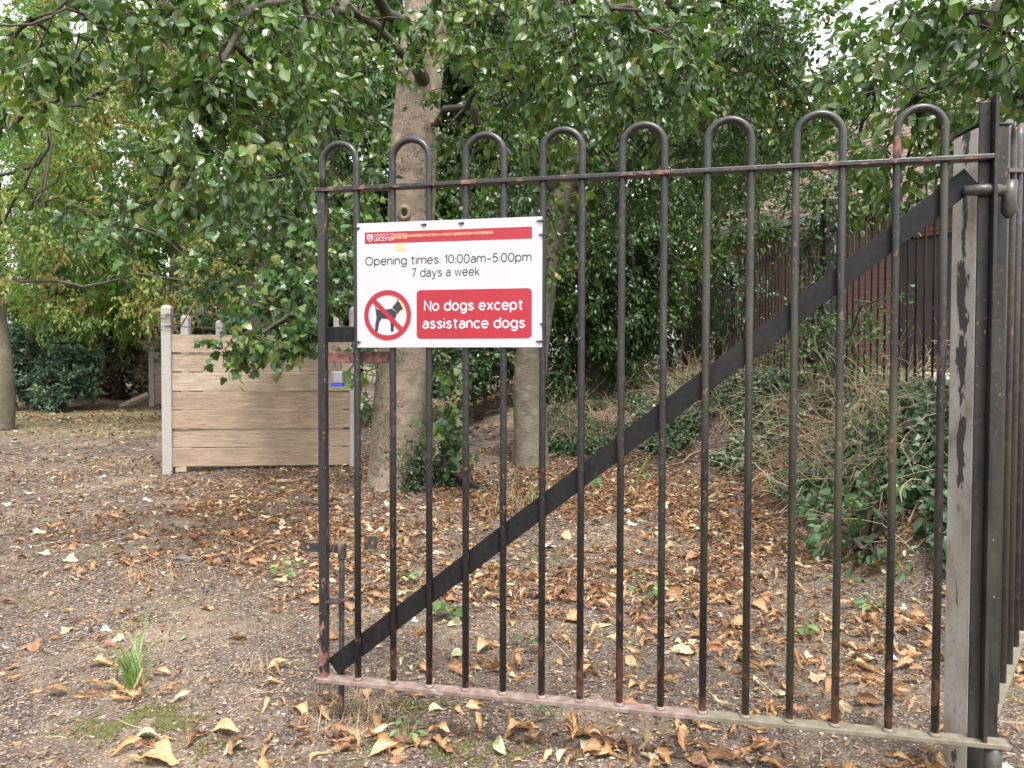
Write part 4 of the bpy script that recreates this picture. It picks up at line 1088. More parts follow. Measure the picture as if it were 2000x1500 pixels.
class Tree:
    def __init__(s, name, label, seed, bark, leafmat, tpl, size, cat='tree', twigs=True):
        s.root = thing(name, label, cat); s.wood = MB(); s.cl = Cloud(); s.tw = MB(); s.rng = np.random.default_rng(seed)
        s.bark, s.lm, s.tpl, s.size, s.limbs, s.twigs = bark, leafmat, tpl, size, [], twigs
        s.droop, s.up = .6, .35
    def trunk(s, pts, r, n=16, seg=26, lump=.03):
        P = smooth_path(pts, seg); rr = np.interp(np.linspace(0, 1, seg), np.linspace(0, 1, len(r)), r)
        V, F = tube(P, rr, n)
        c = np.repeat(P, n, 0)
        k = len(c)
        dv = V[:k] - c
        ph = s.rng.uniform(0, 6)
        a = np.arctan2(dv[:, 1], dv[:, 0])
        V[:k] = c + dv * (1 + lump * np.sin(3 * a + c[:, 2] * 1.3 + ph) + lump * .6 * np.sin(5 * a - c[:, 2] * 2.9) + lump * .5 * s.rng.normal(0, 1, k))[:, None]
        s.base = P[0]; s.trunkpath = P
        s.trunk_mesh = (V, F)
        return s
    def limb(s, pts, r0, r1, n=8, seg=14, wob=.04):
        P = smooth_path(pts, seg)
        P[1:-1] += s.rng.normal(0, wob, (seg - 2, 3))
        V, F = tube(P, np.linspace(r0, r1, seg), n)
        s.wood.add(V, F); s.limbs.append(P)
        return P
    def branchlets(s, starts, dirs, L, nt, k, leafy=(.15, 1.0), twl=(.16, .36), tint=(.15, .9)):
        """branches from starts along dirs carrying nt twigs, each with k leaves"""
        rng = s.rng
        for p, d, l in zip(starts, dirs, L):
            d = d / np.linalg.norm(d)
            P = [p]; q_ = p
            for _ in range(4):
                d = d + rng.normal(0, .18, 3) + np.array([0, 0, -.10 * s.droop]); d /= np.linalg.norm(d)
                q_ = q_ + d * l / 4; P.append(q_)
            P = np.array(P)
            V, F = tube(P, np.linspace(.004 + .006 * l, .0025, 5), 4, cap=False); s.wood.add(V, F)
            t = np.sort(rng.uniform(leafy[0], leafy[1], nt)) * 4; i_ = np.minimum(t.astype(int), 3); f = (t - i_)[:, None]
            b = P[i_] * (1 - f) + P[i_ + 1] * f
            td = (P[i_ + 1] - P[i_]); td /= np.linalg.norm(td, axis=1)[:, None]
            td = td * .6 + rnd_unit(rng, nt) * .8 + np.array([0, 0, -.25 * s.droop]); td /= np.linalg.norm(td, axis=1)[:, None]
            tl = rng.uniform(twl[0], twl[1], nt)
            e = b + td * tl[:, None] + np.array([0, 0, -1.])[None] * (tl * .15 * s.droop)[:, None]
            if s.twigs:
                up = np.array([0, 0, 1.]); a_ = np.cross(td, up); a_ /= np.linalg.norm(a_, axis=1)[:, None] + 1e-6; c_ = np.cross(td, a_)
                w = .0018 + .0008 * l
                VV = np.stack([b + a_ * w, b - a_ * w * .5 + c_ * w * .9, b - a_ * w * .5 - c_ * w * .9, e], 1).reshape(-1, 3)
                FF = (np.array([[0, 1, 3], [1, 2, 3], [2, 0, 3]])[None] + (np.arange(nt) * 4)[:, None, None]).reshape(-1, 3)
                s.wood.add(VV, FF)
            tt = (np.arange(k) + .6) / k
            lp = (b[:, None] + (e - b)[:, None] * tt[None, :, None]).reshape(-1, 3)
            n_ = len(lp)
            ld = np.repeat(td, k, 0) * .5 + rnd_unit(rng, n_) * .75 + np.array([0, 0, -s.droop])
            ln = rnd_unit(rng, n_) * .8 + np.array([0, 0, s.up])
            cl_t = rng.uniform(tint[0], tint[1])                     # each branch leans lighter or darker, as sprays do
            ti = np.clip(cl_t + rng.normal(0, .16, n_), 0, 1)
            sz = s.size * rng.uniform(.6, 1.15, n_)
            lp = lp + ld / (np.linalg.norm(ld, axis=1)[:, None]) * .012
            s.cl.put(s.tpl, lp, ld, ln, sz, ti)
    def blob(s, c, R, nb, nt=8, k=5, tint=(.15, .9), flat_=.75, src=None, **kw):
        """branches filling a ragged ellipsoid round c, joined to the nearest limb"""
        rng = s.rng
        c = np.asarray(c, float)
        u = rnd_unit(rng, nb); rad = rng.random(nb) ** .5
        st = c + u * (rad * R * .55)[:, None] * np.array([1, 1, flat_])
        d = u + rng.normal(0, .45, (nb, 3)) + np.array([0, 0, -.15 * s.droop])
        s.branchlets(st, d, rng.uniform(.35, .75, nb) * R, nt, k, tint=tint, **kw)
        if s.limbs:
            A_ = np.concatenate(s.limbs); j = np.argmin(np.linalg.norm(A_ - c, axis=1)); a0 = A_[j]
            if np.linalg.norm(a0 - c) > .15:
                V, F = tube(smooth_path([a0, (a0 + c) / 2 + rng.normal(0, .12, 3) * R, c], 7), np.linspace(.012 + .012 * R, .006, 7), 5, cap=False); s.wood.add(V, F)
            for e in st[::3]:
                V, F = tube(smooth_path([c, (c + e) / 2 + rng.normal(0, .05, 3), e], 4), np.linspace(.008, .004, 4), 4, cap=False); s.wood.add(V, F)
    def done(s, crown='crown'):
        if hasattr(s, 'trunk_mesh'):
            mesh_obj('trunk', s.trunk_mesh[0], s.trunk_mesh[1], s.bark, s.root, True)
        if s.wood.n: s.wood.build('branches', MAT['bark_dark'], s.root, smooth=True)
        s.cl.build(crown, s.lm, s.root)
        if hasattr(s, 'base'): set_origin(s.root, s.base)
        return s

# 1 main tree: smooth pinkish bark, egg shaped leaves reaching out over the gate
t = Tree('broadleaf_tree', 'thick smooth barked tree with a knot hole just behind the notice', 101, MAT['bark_smooth'], MAT['leaf_ovate'], TL_OVATE, .078)
TB = at(778, 935, 7.5)
t.trunk([(TB[0], 7.5, -.15), at(778, 900, 7.5), at(785, 700, 7.5), at(800, 500, 7.5), at(808, 300, 7.5), at(822, 120, 7.5), at(835, -60, 7.5), at(850, -500, 7.7)], [.36, .275, .245, .232, .222, .215, .2, .16], 24, 40, .025)
t.limb([at(822, 175, 7.5), at(812, 120, 7.1), at(765, 40, 6.3), at(700, -10, 5.8), at(600, 10, 5.0), at(470, 60, 4.3), at(380, 180, 4.0)], .075, .008, 10)
t.limb([at(822, 150, 7.5), at(700, 25, 6.6), at(640, 25, 6.0), at(520, 110, 5.2), at(420, 250, 4.7), at(340, 380, 4.4)], .04, .006)
t.limb([at(830, 60, 7.4), at(900, -40, 6.4), at(980, -60, 5.4), at(1100, -30, 4.6), at(1250, 20, 4.2)], .06, .008)
t.limb([at(700, -10, 5.8), at(480, -40, 4.8), at(250, -30, 4.2), at(60, 40, 4.0)], .03, .006)
t.limb([at(822, 260, 7.5), at(930, 180, 6.6), at(1000, 150, 6.0), at(1080, 180, 5.6)], .035, .006)
T1 = [((370, 60), 4.3, .5, 26), ((300, 30), 4.3, .45, 20), ((440, 150), 4.1, .42, 24), ((520, 90), 4.4, .45, 22), ((380, 230), 4.1, .4, 22), ((460, 280), 4.3, .36, 16), ((330, 330), 4.3, .22, 6), ((290, 400), 4.4, .12, 3), ((385, 420), 4.4, .16, 4),
      ((540, 220), 4.7, .4, 16), ((610, 60), 5.0, .5, 20), ((160, 30), 4.0, .4, 14), ((60, 50), 3.9, .35, 9), ((120, 120), 4.2, .22, 4), ((10, 130), 4.1, .25, 4), ((560, 340), 5.2, .4, 9),
      ((700, 30), 5.6, .5, 18), ((720, 130), 6.2, .4, 8), ((930, 20), 5.4, .5, 22), ((1030, 90), 5.3, .5, 24), ((1120, 30), 4.6, .45, 22), ((1180, 140), 5.2, .45, 20), ((980, 190), 6.0, .45, 18), ((900, 170), 6.3, .3, 9), ((940, 280), 6.6, .4, 14),
      ((1080, 250), 6.0, .45, 18), ((1260, 50), 4.6, .45, 20), ((1290, 150), 5.2, .45, 18), ((880, 90), 6.2, .28, 6), ((1060, 360), 6.6, .4, 12), ((860, 270), 6.9, .2, 4), ((640, 180), 6.0, .5, 16), ((650, 330), 6.4, .5, 14)]
for (px, py), Y_, R_, nb_ in T1: t.blob(at(px, py, Y_), R_ * 1.1, max(2, int(nb_ * (.5 if px < 600 else .62))), 6, 5, twl=(.1, .24))
t.done()
# knot hole and branch scar on the trunk; near-black plug paints the hole's shade
kr = bpy.data.objects[t.root.name]
kc = at(789, 416, 7.5 - .238)
def torus(c, nrm, R, r, n=24, m_=8):
    nrm = np.array(nrm, float); nrm /= np.linalg.norm(nrm); a_ = np.cross(nrm, [0, 0, 1]); a_ /= np.linalg.norm(a_); b_ = np.cross(nrm, a_)
    V = [np.array(c) + (R + r * math.cos(q_)) * (math.cos(p_) * a_ * .9 + math.sin(p_) * b_ * 1.1) + r * math.sin(q_) * nrm for p_ in np.linspace(0, 2 * math.pi, n, endpoint=False) for q_ in np.linspace(0, 2 * math.pi, m_, endpoint=False)]
    F = [(i_ * m_ + j_, i_ * m_ + (j_ + 1) % m_, ((i_ + 1) % n) * m_ + (j_ + 1) % m_, ((i_ + 1) % n) * m_ + j_) for i_ in range(n) for j_ in range(m_)]
    return V, np.array(F)
V, F = torus(kc, (.1, -1, 0), .048, .022)
ko = MB().add(V, F).build('knot_ring', MAT['bark_smooth'], None, True); ko.parent = t.root; ko.matrix_parent_inverse = Matrix.Translation(-t.root.location)
kd = MB().tube([kc + np.array([0, .03, 0]), kc + np.array([0, -.012, 0])], [.03, .036], 16).build('knot_shade_plug', plain('knot_shade', G(.012, .009, .008), .95), None); kd.parent = t.root; kd.matrix_parent_inverse = Matrix.Translation(-t.root.location)

# 2 leaning tree right of the notice with spreading limbs to the upper right
t = Tree('broadleaf_tree', 'slender grey tree right of the notice leaning to the right and forking', 202, MAT['bark_grey'], MAT['leaf_dark'], TL_OVATE, .07)
B2 = at(1040, 912, 8.7)
t.trunk([(B2[0], 8.7, -.1), at(1038, 900, 8.7), at(1035, 750, 8.7), at(1050, 600, 8.7), at(1075, 450, 8.7), at(1110, 350, 8.6), at(1150, 285, 8.5)], [.26, .2, .18, .185, .17, .15, .14], 20, 34, .03)
t.limb([at(1150, 290, 8.5), at(1200, 220, 8.2), at(1260, 170, 8.0), at(1320, 90, 7.7), at(1380, 20, 7.4), at(1480, -60, 7.0)], .125, .05, 10, wob=.02)
t.limb([at(1375, 25, 7.4), at(1290, -10, 7.3), at(1240, -80, 7.2)], .06, .03)
t.limb([at(1255, 190, 8.0), at(1340, 150, 7.6), at(1420, 120, 7.2), at(1520, 110, 6.8)], .06, .015)
t.limb([at(1090, 400, 8.6), at(1060, 340, 8.6), at(960, 260, 8.4), at(920, 200, 8.2)], .085, .04)
t.limb([at(1260, 170, 8.0), at(1380, 200, 8.4), at(1500, 240, 8.6), at(1640, 260, 8.4)], .05, .012)
T2 = [((1350, 40), 7.4, .8, 34), ((1480, 60), 7.0, .75, 34), ((1250, 230), 8.2, .6, 22), ((1400, 180), 7.6, .75, 36), ((1520, 180), 7.2, .7, 34), ((1330, 300), 8.2, .6, 24), ((1450, 320), 8.2, .65, 26), ((1600, 200), 7.4, .5, 16),
      ((1200, 330), 8.5, .6, 20), ((1160, 430), 8.6, .5, 16), ((1560, 330), 8.4, .55, 14), ((1000, 330), 8.6, .6, 20), ((930, 380), 8.6, .5, 16), ((1150, 200), 8.0, .55, 20), ((1060, 480), 8.2, .35, 7), ((1640, 330), 8.2, .4, 8), ((1240, 80), 8.2, .6, 22), ((1450, 435), 9.6, .4, 10), ((1530, 415), 9.2, .38, 10), ((1390, 450), 9.8, .4, 9), ((1040, 150), 8.2, .6, 18)]
for (px, py), Y_, R_, nb_ in T2: t.blob(at(px, py, Y_), R_, int(nb_ * .75), 8, 5, tint=(.05, .85))
t.done()

# 3 tree whose leafy limbs hang in from beyond the right fence
t = Tree('broadleaf_tree', 'near tree at the right edge whose leafy limbs hang over the hinge post', 303, MAT['bark_grey'], MAT['leaf_ovate'], TL_OVATE, .078)
t.trunk([(4.6, 4.4, .7), (4.6, 4.4, 2.2), (4.5, 4.3, 4.0), (4.4, 4.3, 6)], [.24, .2, .18, .12], 14, 20)
t.limb([(4.55, 4.3, 2.8), at(2100, 0, 4.0), at(1950, 40, 3.8), at(1850, 20, 3.7), at(1750, 40, 3.8)], .05, .008)
t.limb([(4.55, 4.3, 2.4), at(2100, 160, 4.6), at(1960, 180, 4.4), at(1850, 150, 4.5), at(1700, 160, 4.8)], .04, .006)
T3 = [((1960, 60), 3.7, .36, 14), ((1880, 20), 3.7, .34, 13), ((1780, 20), 3.8, .32, 9), ((1960, 180), 4.2, .4, 16), ((1870, 150), 4.4, .4, 15), ((1770, 170), 4.6, .36, 10), ((1690, 120), 4.9, .32, 6), ((1820, 260), 4.9, .36, 11), ((1730, 290), 5.1, .32, 7), ((1900, 280), 4.8, .25, 6), ((1810, 330), 5.2, .2, 6), ((1740, 370), 5.6, .28, 8), ((1650, 350), 6.2, .32, 10), ((1690, 230), 5.4, .3, 8), ((2050, 120), 4, .4, 12)]
for (px, py), Y_, R_, nb_ in T3: t.blob(at(px, py, Y_), R_, max(3, int(nb_ * .75)), 6, 4, twl=(.1, .24))
t.done()

# 4 sycamore: rough trunk behind the panel, lobed leaves hanging in front of it
t = Tree('sycamore_tree', 'rough barked tree behind the plank wall with lobed leaves drooping over it', 404, MAT['bark_rough'], MAT['leaf_syc'], TL_LOBED, .095)
t.trunk([(at(512, 800, 12.5)[0], 12.5, -.1), at(512, 620, 12.5), at(505, 450, 12.5), at(480, 250, 12.5), at(470, 50, 12.3), at(460, -200, 12)], [.3, .22, .2, .18, .17, .12], 16, 26, .04)
t.limb([at(505, 450, 12.5), at(560, 470, 11), at(620, 520, 9.4), at(600, 590, 8.0), at(520, 640, 7.7), at(450, 665, 7.6)], .06, .005)
t.limb([at(490, 330, 12.5), at(440, 360, 11), at(330, 400, 9.6), at(180, 450, 8.8)], .06, .006)
t.limb([at(480, 250, 12.5), at(560, 260, 11), at(640, 240, 10)], .05, .01)
t.limb([at(620, 520, 9.4), at(660, 620, 8.2), at(700, 740, 7.5), at(740, 690, 7.0)], .02, .004)
T4 = [((240, 410), 9.2, .8, 20), ((340, 420), 8.8, .8, 24), ((450, 430), 8.6, .8, 26), ((540, 400), 8.6, .8, 24), ((150, 470), 9.2, .6, 12), ((260, 490), 8.8, .6, 14), ((380, 520), 8.6, .5, 12), ((480, 530), 8.4, .5, 14), ((560, 510), 8.2, .5, 14),
      ((620, 450), 9, .6, 16), ((580, 570), 7.9, .32, 9), ((520, 600), 7.8, .3, 8), ((560, 640), 7.7, .28, 13), ((480, 655), 7.6, .24, 12), ((540, 670), 7.6, .16, 6), ((440, 680), 7.6, .14, 4), ((620, 620), 7.6, .26, 7), ((600, 670), 7.6, .16, 4), ((475, 705), 7.6, .07, 2),
      ((660, 560), 8.2, .3, 8), ((670, 470), 8.6, .4, 10), ((690, 350), 9.4, .6, 12), ((600, 300), 10, .8, 20), ((470, 300), 10.5, .8, 20), ((330, 300), 10.5, .8, 16), ((650, 180), 10, .8, 20), ((520, 200), 10.5, .9, 20), ((730, 240), 10, .6, 12),
      ((720, 690), 7.2, .16, 3), ((740, 740), 7.1, .14, 2), ((700, 790), 7.3, .16, 3), ((560, 120), 10, .9, 20), ((700, 80), 10, .8, 16)]
for (px, py), Y_, R_, nb_ in T4: t.blob(at(px, py, Y_), R_, max(1, int(nb_ * (.25 if px < 300 else .28 if px < 420 else .55))), 6, 4, tint=(.1, .9), twl=(.14, .32))
t.done()

# 5 ivy clad tree in the dark middle
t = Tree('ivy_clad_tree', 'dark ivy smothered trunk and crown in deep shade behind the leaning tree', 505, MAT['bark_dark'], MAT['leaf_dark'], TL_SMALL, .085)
gA = at(1160, 700, 11.5)
t.trunk([(gA[0], 11.5, .5), at(1160, 600, 11.5), at(1165, 450, 11.5), at(1200, 250, 11.5), at(1230, 0, 11.5)], [.3, .24, .22, .18, .12], 14, 20)
t.limb([at(1180, 350, 11.5), at(1300, 300, 11), at(1450, 280, 11), at(1580, 320, 11)], .08, .02)
t.limb([at(1165, 450, 11.5), at(1260, 470, 11), at(1340, 520, 11)], .05, .02)
T5 = [((1130, 520), 11, .9, 44), ((1220, 480), 11.2, .9, 46), ((1120, 640), 11.2, .75, 40), ((1220, 600), 11.2, .75, 44), ((1270, 560), 11.2, .5, 20), ((1290, 430), 11.3, .9, 40), ((1390, 340), 11.6, .8, 30), ((1500, 330), 12, .8, 26), ((1380, 300), 11.6, 1, 40), ((1500, 280), 11.6, 1, 36),
      ((1620, 360), 12.5, .8, 22), ((1180, 380), 11.4, .9, 36), ((1060, 600), 11.6, .6, 24), ((1200, 690), 11.2, .45, 20), ((1110, 720), 11, .4, 18), ((1060, 420), 11.6, .8, 24), ((1300, 180), 11.6, 1, 34), ((1450, 170), 11.6, 1, 30)]
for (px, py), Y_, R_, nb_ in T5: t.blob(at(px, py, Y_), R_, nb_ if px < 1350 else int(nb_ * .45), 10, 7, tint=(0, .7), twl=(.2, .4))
t.done()

# 6 autumn tinged chestnut with twisting bare branches at the left
t = Tree('horse_chestnut_tree', 'horse chestnut at the far left with browning leaves and twisting bare branches', 606, MAT['bark_grey'], MAT['leaf_chestnut'], TL_SMALL, .1)
t.droop = .9
B6 = at(2, 842, 13.6)
t.trunk([(B6[0] - .15, 13.6, -.1), at(-2, 760, 13.6), at(-12, 650, 13.6), at(-40, 450, 13.6), at(-80, 200, 13.4), at(-90, -60, 13)], [.34, .24, .22, .21, .2, .15], 16, 24, .02)
t.limb([at(-70, 270, 13.5), at(60, 220, 13), at(130, 190, 12.6), at(200, 200, 12.3)], .05, .02, wob=.05)
t.limb([at(-62, 350, 13.5), at(60, 330, 13), at(110, 260, 12.7), at(60, 400, 12.6), at(110, 340, 12.3), at(180, 330, 12.2)], .03, .01, wob=.06)
t.limb([at(-50, 460, 13.5), at(40, 400, 13), at(80, 300, 12.8), at(70, 450, 12.6), at(20, 480, 12.4)], .028, .008, wob=.06)
t.limb([at(-58, 400, 13.5), at(50, 370, 13), at(140, 400, 12.6), at(260, 440, 12.3)], .024, .007, wob=.06)
t.limb([at(-40, 540, 13.5), at(120, 560, 13), at(300, 540, 12.6), at(480, 560, 12.6), at(600, 540, 12.8)], .032, .008, wob=.06)
T6 = [((60, 130), 13, 1.0, 16), ((160, 180), 13, 1.0, 16), ((240, 120), 13, 1.0, 14), ((30, 330), 13, .8, 8), ((120, 430), 13, .7, 7), ((30, 500), 13, .8, 9), ((200, 260), 13, .8, 10), ((100, 20), 13, 1.1, 14), ((300, 200), 13.4, .9, 12),
      ((240, 550), 12.9, .6, 7), ((340, 560), 12.8, .5, 8), ((430, 550), 12.8, .5, 8), ((300, 600), 13, .4, 4), ((520, 570), 13, .5, 7), ((160, 600), 13.2, .4, 3), ((400, 500), 13, .5, 5), ((350, 30), 13.5, 1.1, 16)]
for (px, py), Y_, R_, nb_ in T6: t.blob(at(px, py, Y_), R_, nb_, 9, 6, tint=(.2, .85), twl=(.2, .5))
t.done()

# more background trees, each with its own trunk and crown
def back_tree(name, label, seed, base, top, r, lm, blobs, size=.14, tpl=TL_SMALL, tint=(.1, .9), bark='bark_rough', nt=10, k=8):
    t = Tree(name, label, seed, MAT[bark], MAT[lm], tpl, size, twigs=False)
    b = np.array([base[0], base[1], float(gz(base[0], base[1])) - .1])
    t.trunk([b, b * .6 + np.array(top) * .4 + np.array([.1, 0, 0]), top], [r, r * .75, r * .5], 12, 16)
    t.limbs.append(t.trunkpath[5:])
    for c, R, nb in blobs: t.blob(c, R, nb, nt, k, tint=tint, twl=(.3, .7))
    t.done(); return t
def col(px, ys, Y_, R, nb, jit=40, seed=0):
    r = random.Random(seed + px); return [(at(px + r.uniform(-jit, jit), y_, Y_ + r.uniform(-1, 1)), R, nb) for y_ in ys]
back_tree('broadleaf_tree', 'red brown trunk in the shade behind the closing edge of the gate', 11, at(650, 740, 14)[:2], at(600, -100, 14), .32, 'leaf_dark', col(640, (420, 300, 150, 20), 14.5, 1.5, 46) + col(780, (480, 350, 200, 50), 14.5, 1.3, 36) + col(700, (520, 600), 13.5, .7, 26))
back_tree('broadleaf_tree', 'pale trunked tall tree above the left leaf cluster', 12, at(372, 760, 18)[:2], at(305, -120, 18), .26, 'leaf_bright', col(180, (100, 250, 420), 18, 1.7, 36) + col(320, (60, 220, 380, 520), 18.5, 1.6, 38) + col(450, (80, 240, 400), 18.5, 1.6, 34))
back_tree('broadleaf_tree', 'bright yellow green tree standing beyond the chestnut branches', 13, at(90, 780, 21)[:2], at(80, -120, 21), .3, 'leaf_bright', col(20, (60, 240, 380, 500), 21, 1.9, 40) + col(130, (320, 450, 560), 20, 1.6, 40) + col(230, (440, 560), 20, 1.4, 34))
back_tree('broadleaf_tree', 'dense dark tree closing the view between the two nearer trunks', 14, at(930, 720, 16)[:2], at(920, -150, 16), .3, 'leaf_dark', col(900, (80, 230, 380, 520), 15.5, 1.5, 52) + col(1020, (60, 220, 380, 520), 15.5, 1.5, 50) + col(940, (600, 640), 13.6, .8, 30), tint=(0, .8))
back_tree('broadleaf_tree', 'tall green tree above the far end of the bank fence', 15, at(1420, 690, 19)[:2], at(1400, -150, 19), .3, 'leaf_dark', col(1300, (100, 260, 400, 520, 620), 17.5, 1.5, 46) + col(1420, (80, 240, 380), 18, 1.6, 40) + col(1540, (150, 330), 18, 1.4, 20), tint=(.1, .95))
back_tree('broadleaf_tree', 'light green tree seen between the gate bars above the bank fence', 16, at(1560, 690, 21)[:2], at(1560, 100, 21), .25, 'leaf_bright', col(1480, (400, 500, 600), 20, 1.4, 34) + col(1590, (420, 520), 19, 1.2, 30) + col(1390, (560, 640), 20, 1.1, 24), tint=(.1, .85))
back_tree('broadleaf_tree', 'tree rising behind the tiled roof of the outbuilding', 17, (9.5, 17), (9.3, 17, 9), .28, 'leaf_dark', col(1700, (160, 380), 16.5, 1.2, 18) + col(1850, (60, 220, 330), 16, 1.3, 22) + col(1980, (60, 220), 16, 1.4, 24), tint=(.1, .9))
back_tree('broadleaf_tree', 'mid green tree filling the view above the plank wall', 18, at(560, 760, 17)[:2], at(560, 150, 17), .25, 'leaf_dark', col(480, (440, 540, 620), 16.5, 1.3, 44) + col(590, (460, 560, 640), 16, 1.2, 44) + col(390, (620, 660), 17, .9, 30), tint=(.1, .9))
back_tree('broadleaf_tree', 'mottled brown and green tree at the left above the shrubs', 19, at(200, 770, 24)[:2], at(210, 300, 24), .25, 'leaf_chestnut', col(120, (560, 620), 23, 1.4, 34) + col(260, (560, 640), 23, 1.4, 36) + col(380, (560, 640), 23, 1.4, 30), tint=(0, .6))
# shrubs
def shrub(label, seed, blobs, lm, size=.1, tint=(.1, .9), k=8, nt=9, name='shrub', tpl=TL_SMALL):
    t = Tree(name, label, seed, MAT['bark_dark'], MAT[lm], tpl, size, cat='shrub', twigs=True)
    t.droop = .2
    c = np.mean([b[0] for b in blobs], 0)
    t.base = np.array([c[0], c[1], float(gz(c[0], c[1]))])
    for b in blobs:
        t.limb([t.base + t.rng.normal(0, .12, 3) * [1, 1, 0], (t.base + b[0]) / 2 + t.rng.normal(0, .1, 3), b[0]], .03, .008, 6, 8)
    for c_, R, nb in blobs: t.blob(c_, R, nb, nt, k, tint=tint)
    t.done('foliage')
shrub('rounded blue green shrub at the left below the chestnut', 31, [(at(60, 690, 19), 1.0, 40), (at(130, 720, 19), .95, 44), (at(40, 740, 19), .8, 30), (at(110, 760, 18.5), .6, 24)], 'leaf_teal', .13)
shrub('hedge bush of bronze brown leaves left of the tall concrete post', 32, [(at(210, 690, 23), 1.1, 46), (at(260, 650, 23.5), 1.2, 50), (at(240, 740, 22.5), .9, 40), (at(190, 750, 22.6), .8, 30), (at(300, 610, 24), 1.2, 44), (at(320, 680, 25), 1, 34)], 'leaf_brown', .13)
shrub('dark green bush behind the bronze hedge at the left', 33, [(at(160, 640, 24.5), 1.2, 46), (at(90, 620, 24.5), 1.2, 40), (at(230, 600, 25), 1.2, 40)], 'leaf_dark', .15)
shrub('bush behind the plank wall with some brown leaves', 34, [(at(420, 640, 14), .7, 40), (at(500, 630, 14), .7, 40), (at(580, 640, 14), .7, 40), (at(360, 620, 15), .8, 36)], 'leaf_brown', .1, (0, .65))
shrub('dark shrub between the thick trunk and the slender grey tree', 35, [(at(900, 640, 11.5), .6, 40), (at(960, 680, 11.2), .5, 34), (at(880, 720, 11), .4, 26), (at(990, 620, 12), .6, 30)], 'ivy', .09)
shrub('ivy heaped at the foot of the thick smooth barked tree', 36, [(at(840, 905, 7.25), .13, 16), (at(805, 928, 7.05), .1, 10), (at(865, 925, 7.2), .1, 10), (at(815, 880, 7.2), .07, 4)], 'ivy', .05, (.1, .7), 4, 6, 'ivy_clump')
shrub('leafy sapling of lobed leaves right of the thick trunk', 37, [(at(880, 790, 7.4), .16, 6), (at(872, 850, 7.2), .14, 6), (at(905, 870, 7.2), .13, 5), (at(890, 730, 7.6), .1, 3)], 'leaf_syc', .085, (.3, .95), 3, 4, 'sapling', TL_LOBED)
shrub('shrub growing through the bank fence by its middle post', 38, [(at(1570, 670, 7.2), .3, 14), (at(1640, 700, 6.6), .26, 12), (at(1590, 610, 7.4), .22, 8), (at(1660, 640, 6.5), .2, 7), (at(1700, 590, 6.2), .16, 4)], 'weed', .055, (.0, .55), 4, 4)
shrub('ivy strands climbing the middle post of the bank fence', 39, [(at(1610, 430, 7.65), .18, 16), (at(1605, 540, 7.65), .15, 14), (at(1605, 640, 7.6), .2, 20), (at(1575, 470, 7.9), .13, 10)], 'ivy', .06, (.0, .9), 4, 6, 'climbing_ivy')
shrub('ivy strands climbing the farther post of the bank fence', 40, [(at(1425, 530, 11.7), .26, 16), (at(1425, 620, 11.7), .26, 18), (at(1465, 560, 10.6), .2, 12)], 'ivy', .07, (.0, .7), 4, 6, 'climbing_ivy')
shrub('low bramble with broad ribbed leaves below the ivy bank', 41, [(at(1690, 1010, 4.6), .16, 6), (at(1740, 985, 4.7), .16, 6), (at(1640, 1020, 4.7), .13, 5), (at(1790, 960, 4.8), .16, 6), (at(1700, 1060, 4.3), .09, 3)], 'weed', .075, (.0, .3), 3, 4, 'bramble', TL_OVATE)
shrub('pale green herb patch at the top right of the ivy bank', 42, [(at(1790, 860, 5.2), .18, 14), (at(1750, 830, 5.4), .15, 9)], 'weed', .06, (.3, .9), 4, 5, 'herb_patch')

# far wood that closes the view
cl = Cloud(); rs = np.random.default_rng(77)
def wood_wall(n, R0, R1, zt, a0, a1, tint, size, hole):
    a = rs.uniform(a0, a1, n); r = rs.uniform(R0, R1, n); z = rs.uniform(0.2, 1, n) ** .9 * zt
    x, y = np.sin(a) * r, np.cos(a) * r
    nz = vnoise(a * 40, z * 1.0, 1.6, 61) + .6 * vnoise(a * 40, z, .7, 62)
    k_ = nz > hole + .35 * ((a > .27) & (z > 6)) + .3 * ((a < -.36) & (z > 4))
    x, y, z = x[k_], y[k_], z[k_]; n = len(x)
    dd = rnd_unit(rs, n) + np.array([0, 0, -.4]); nn = rnd_unit(rs, n) * .7 + np.array([0, 0, .8])
    ti = np.clip(tint + .5 * vnoise(x, z, 1.8, 63) + rs.normal(0, .12, n), 0, 1)
    cl.put(TL_SMALL, np.stack([x, y, z], -1), dd, nn, rs.uniform(size * .6, size * 1.2, n), ti)
wood_wall(70000, 27, 33, 19, -.95, .9, .35, .34, -.18)
tag(cl.build('far_wood', MAT['leaf_bright']), 'distant bright green woodland closing the view behind all the trees', 'woodland', kind='stuff')
mb = MB(); rr = random.Random(4)
for _ in range(46):
    a = rr.uniform(-.95, .85); r = rr.uniform(26, 32); x_, y_ = math.sin(a) * r, math.cos(a) * r
    mb.tube([(x_, y_, 0), (x_ + rr.uniform(-.5, .5), y_, 5), (x_ + rr.uniform(-1, 1), y_, 14)], [rr.uniform(.15, .3), .15, .06], 7)
tag(mb.build('far_trunks', MAT['bark_rough'], smooth=True), 'thin distant trunks standing within the far woodland', 'woodland', kind='stuff')

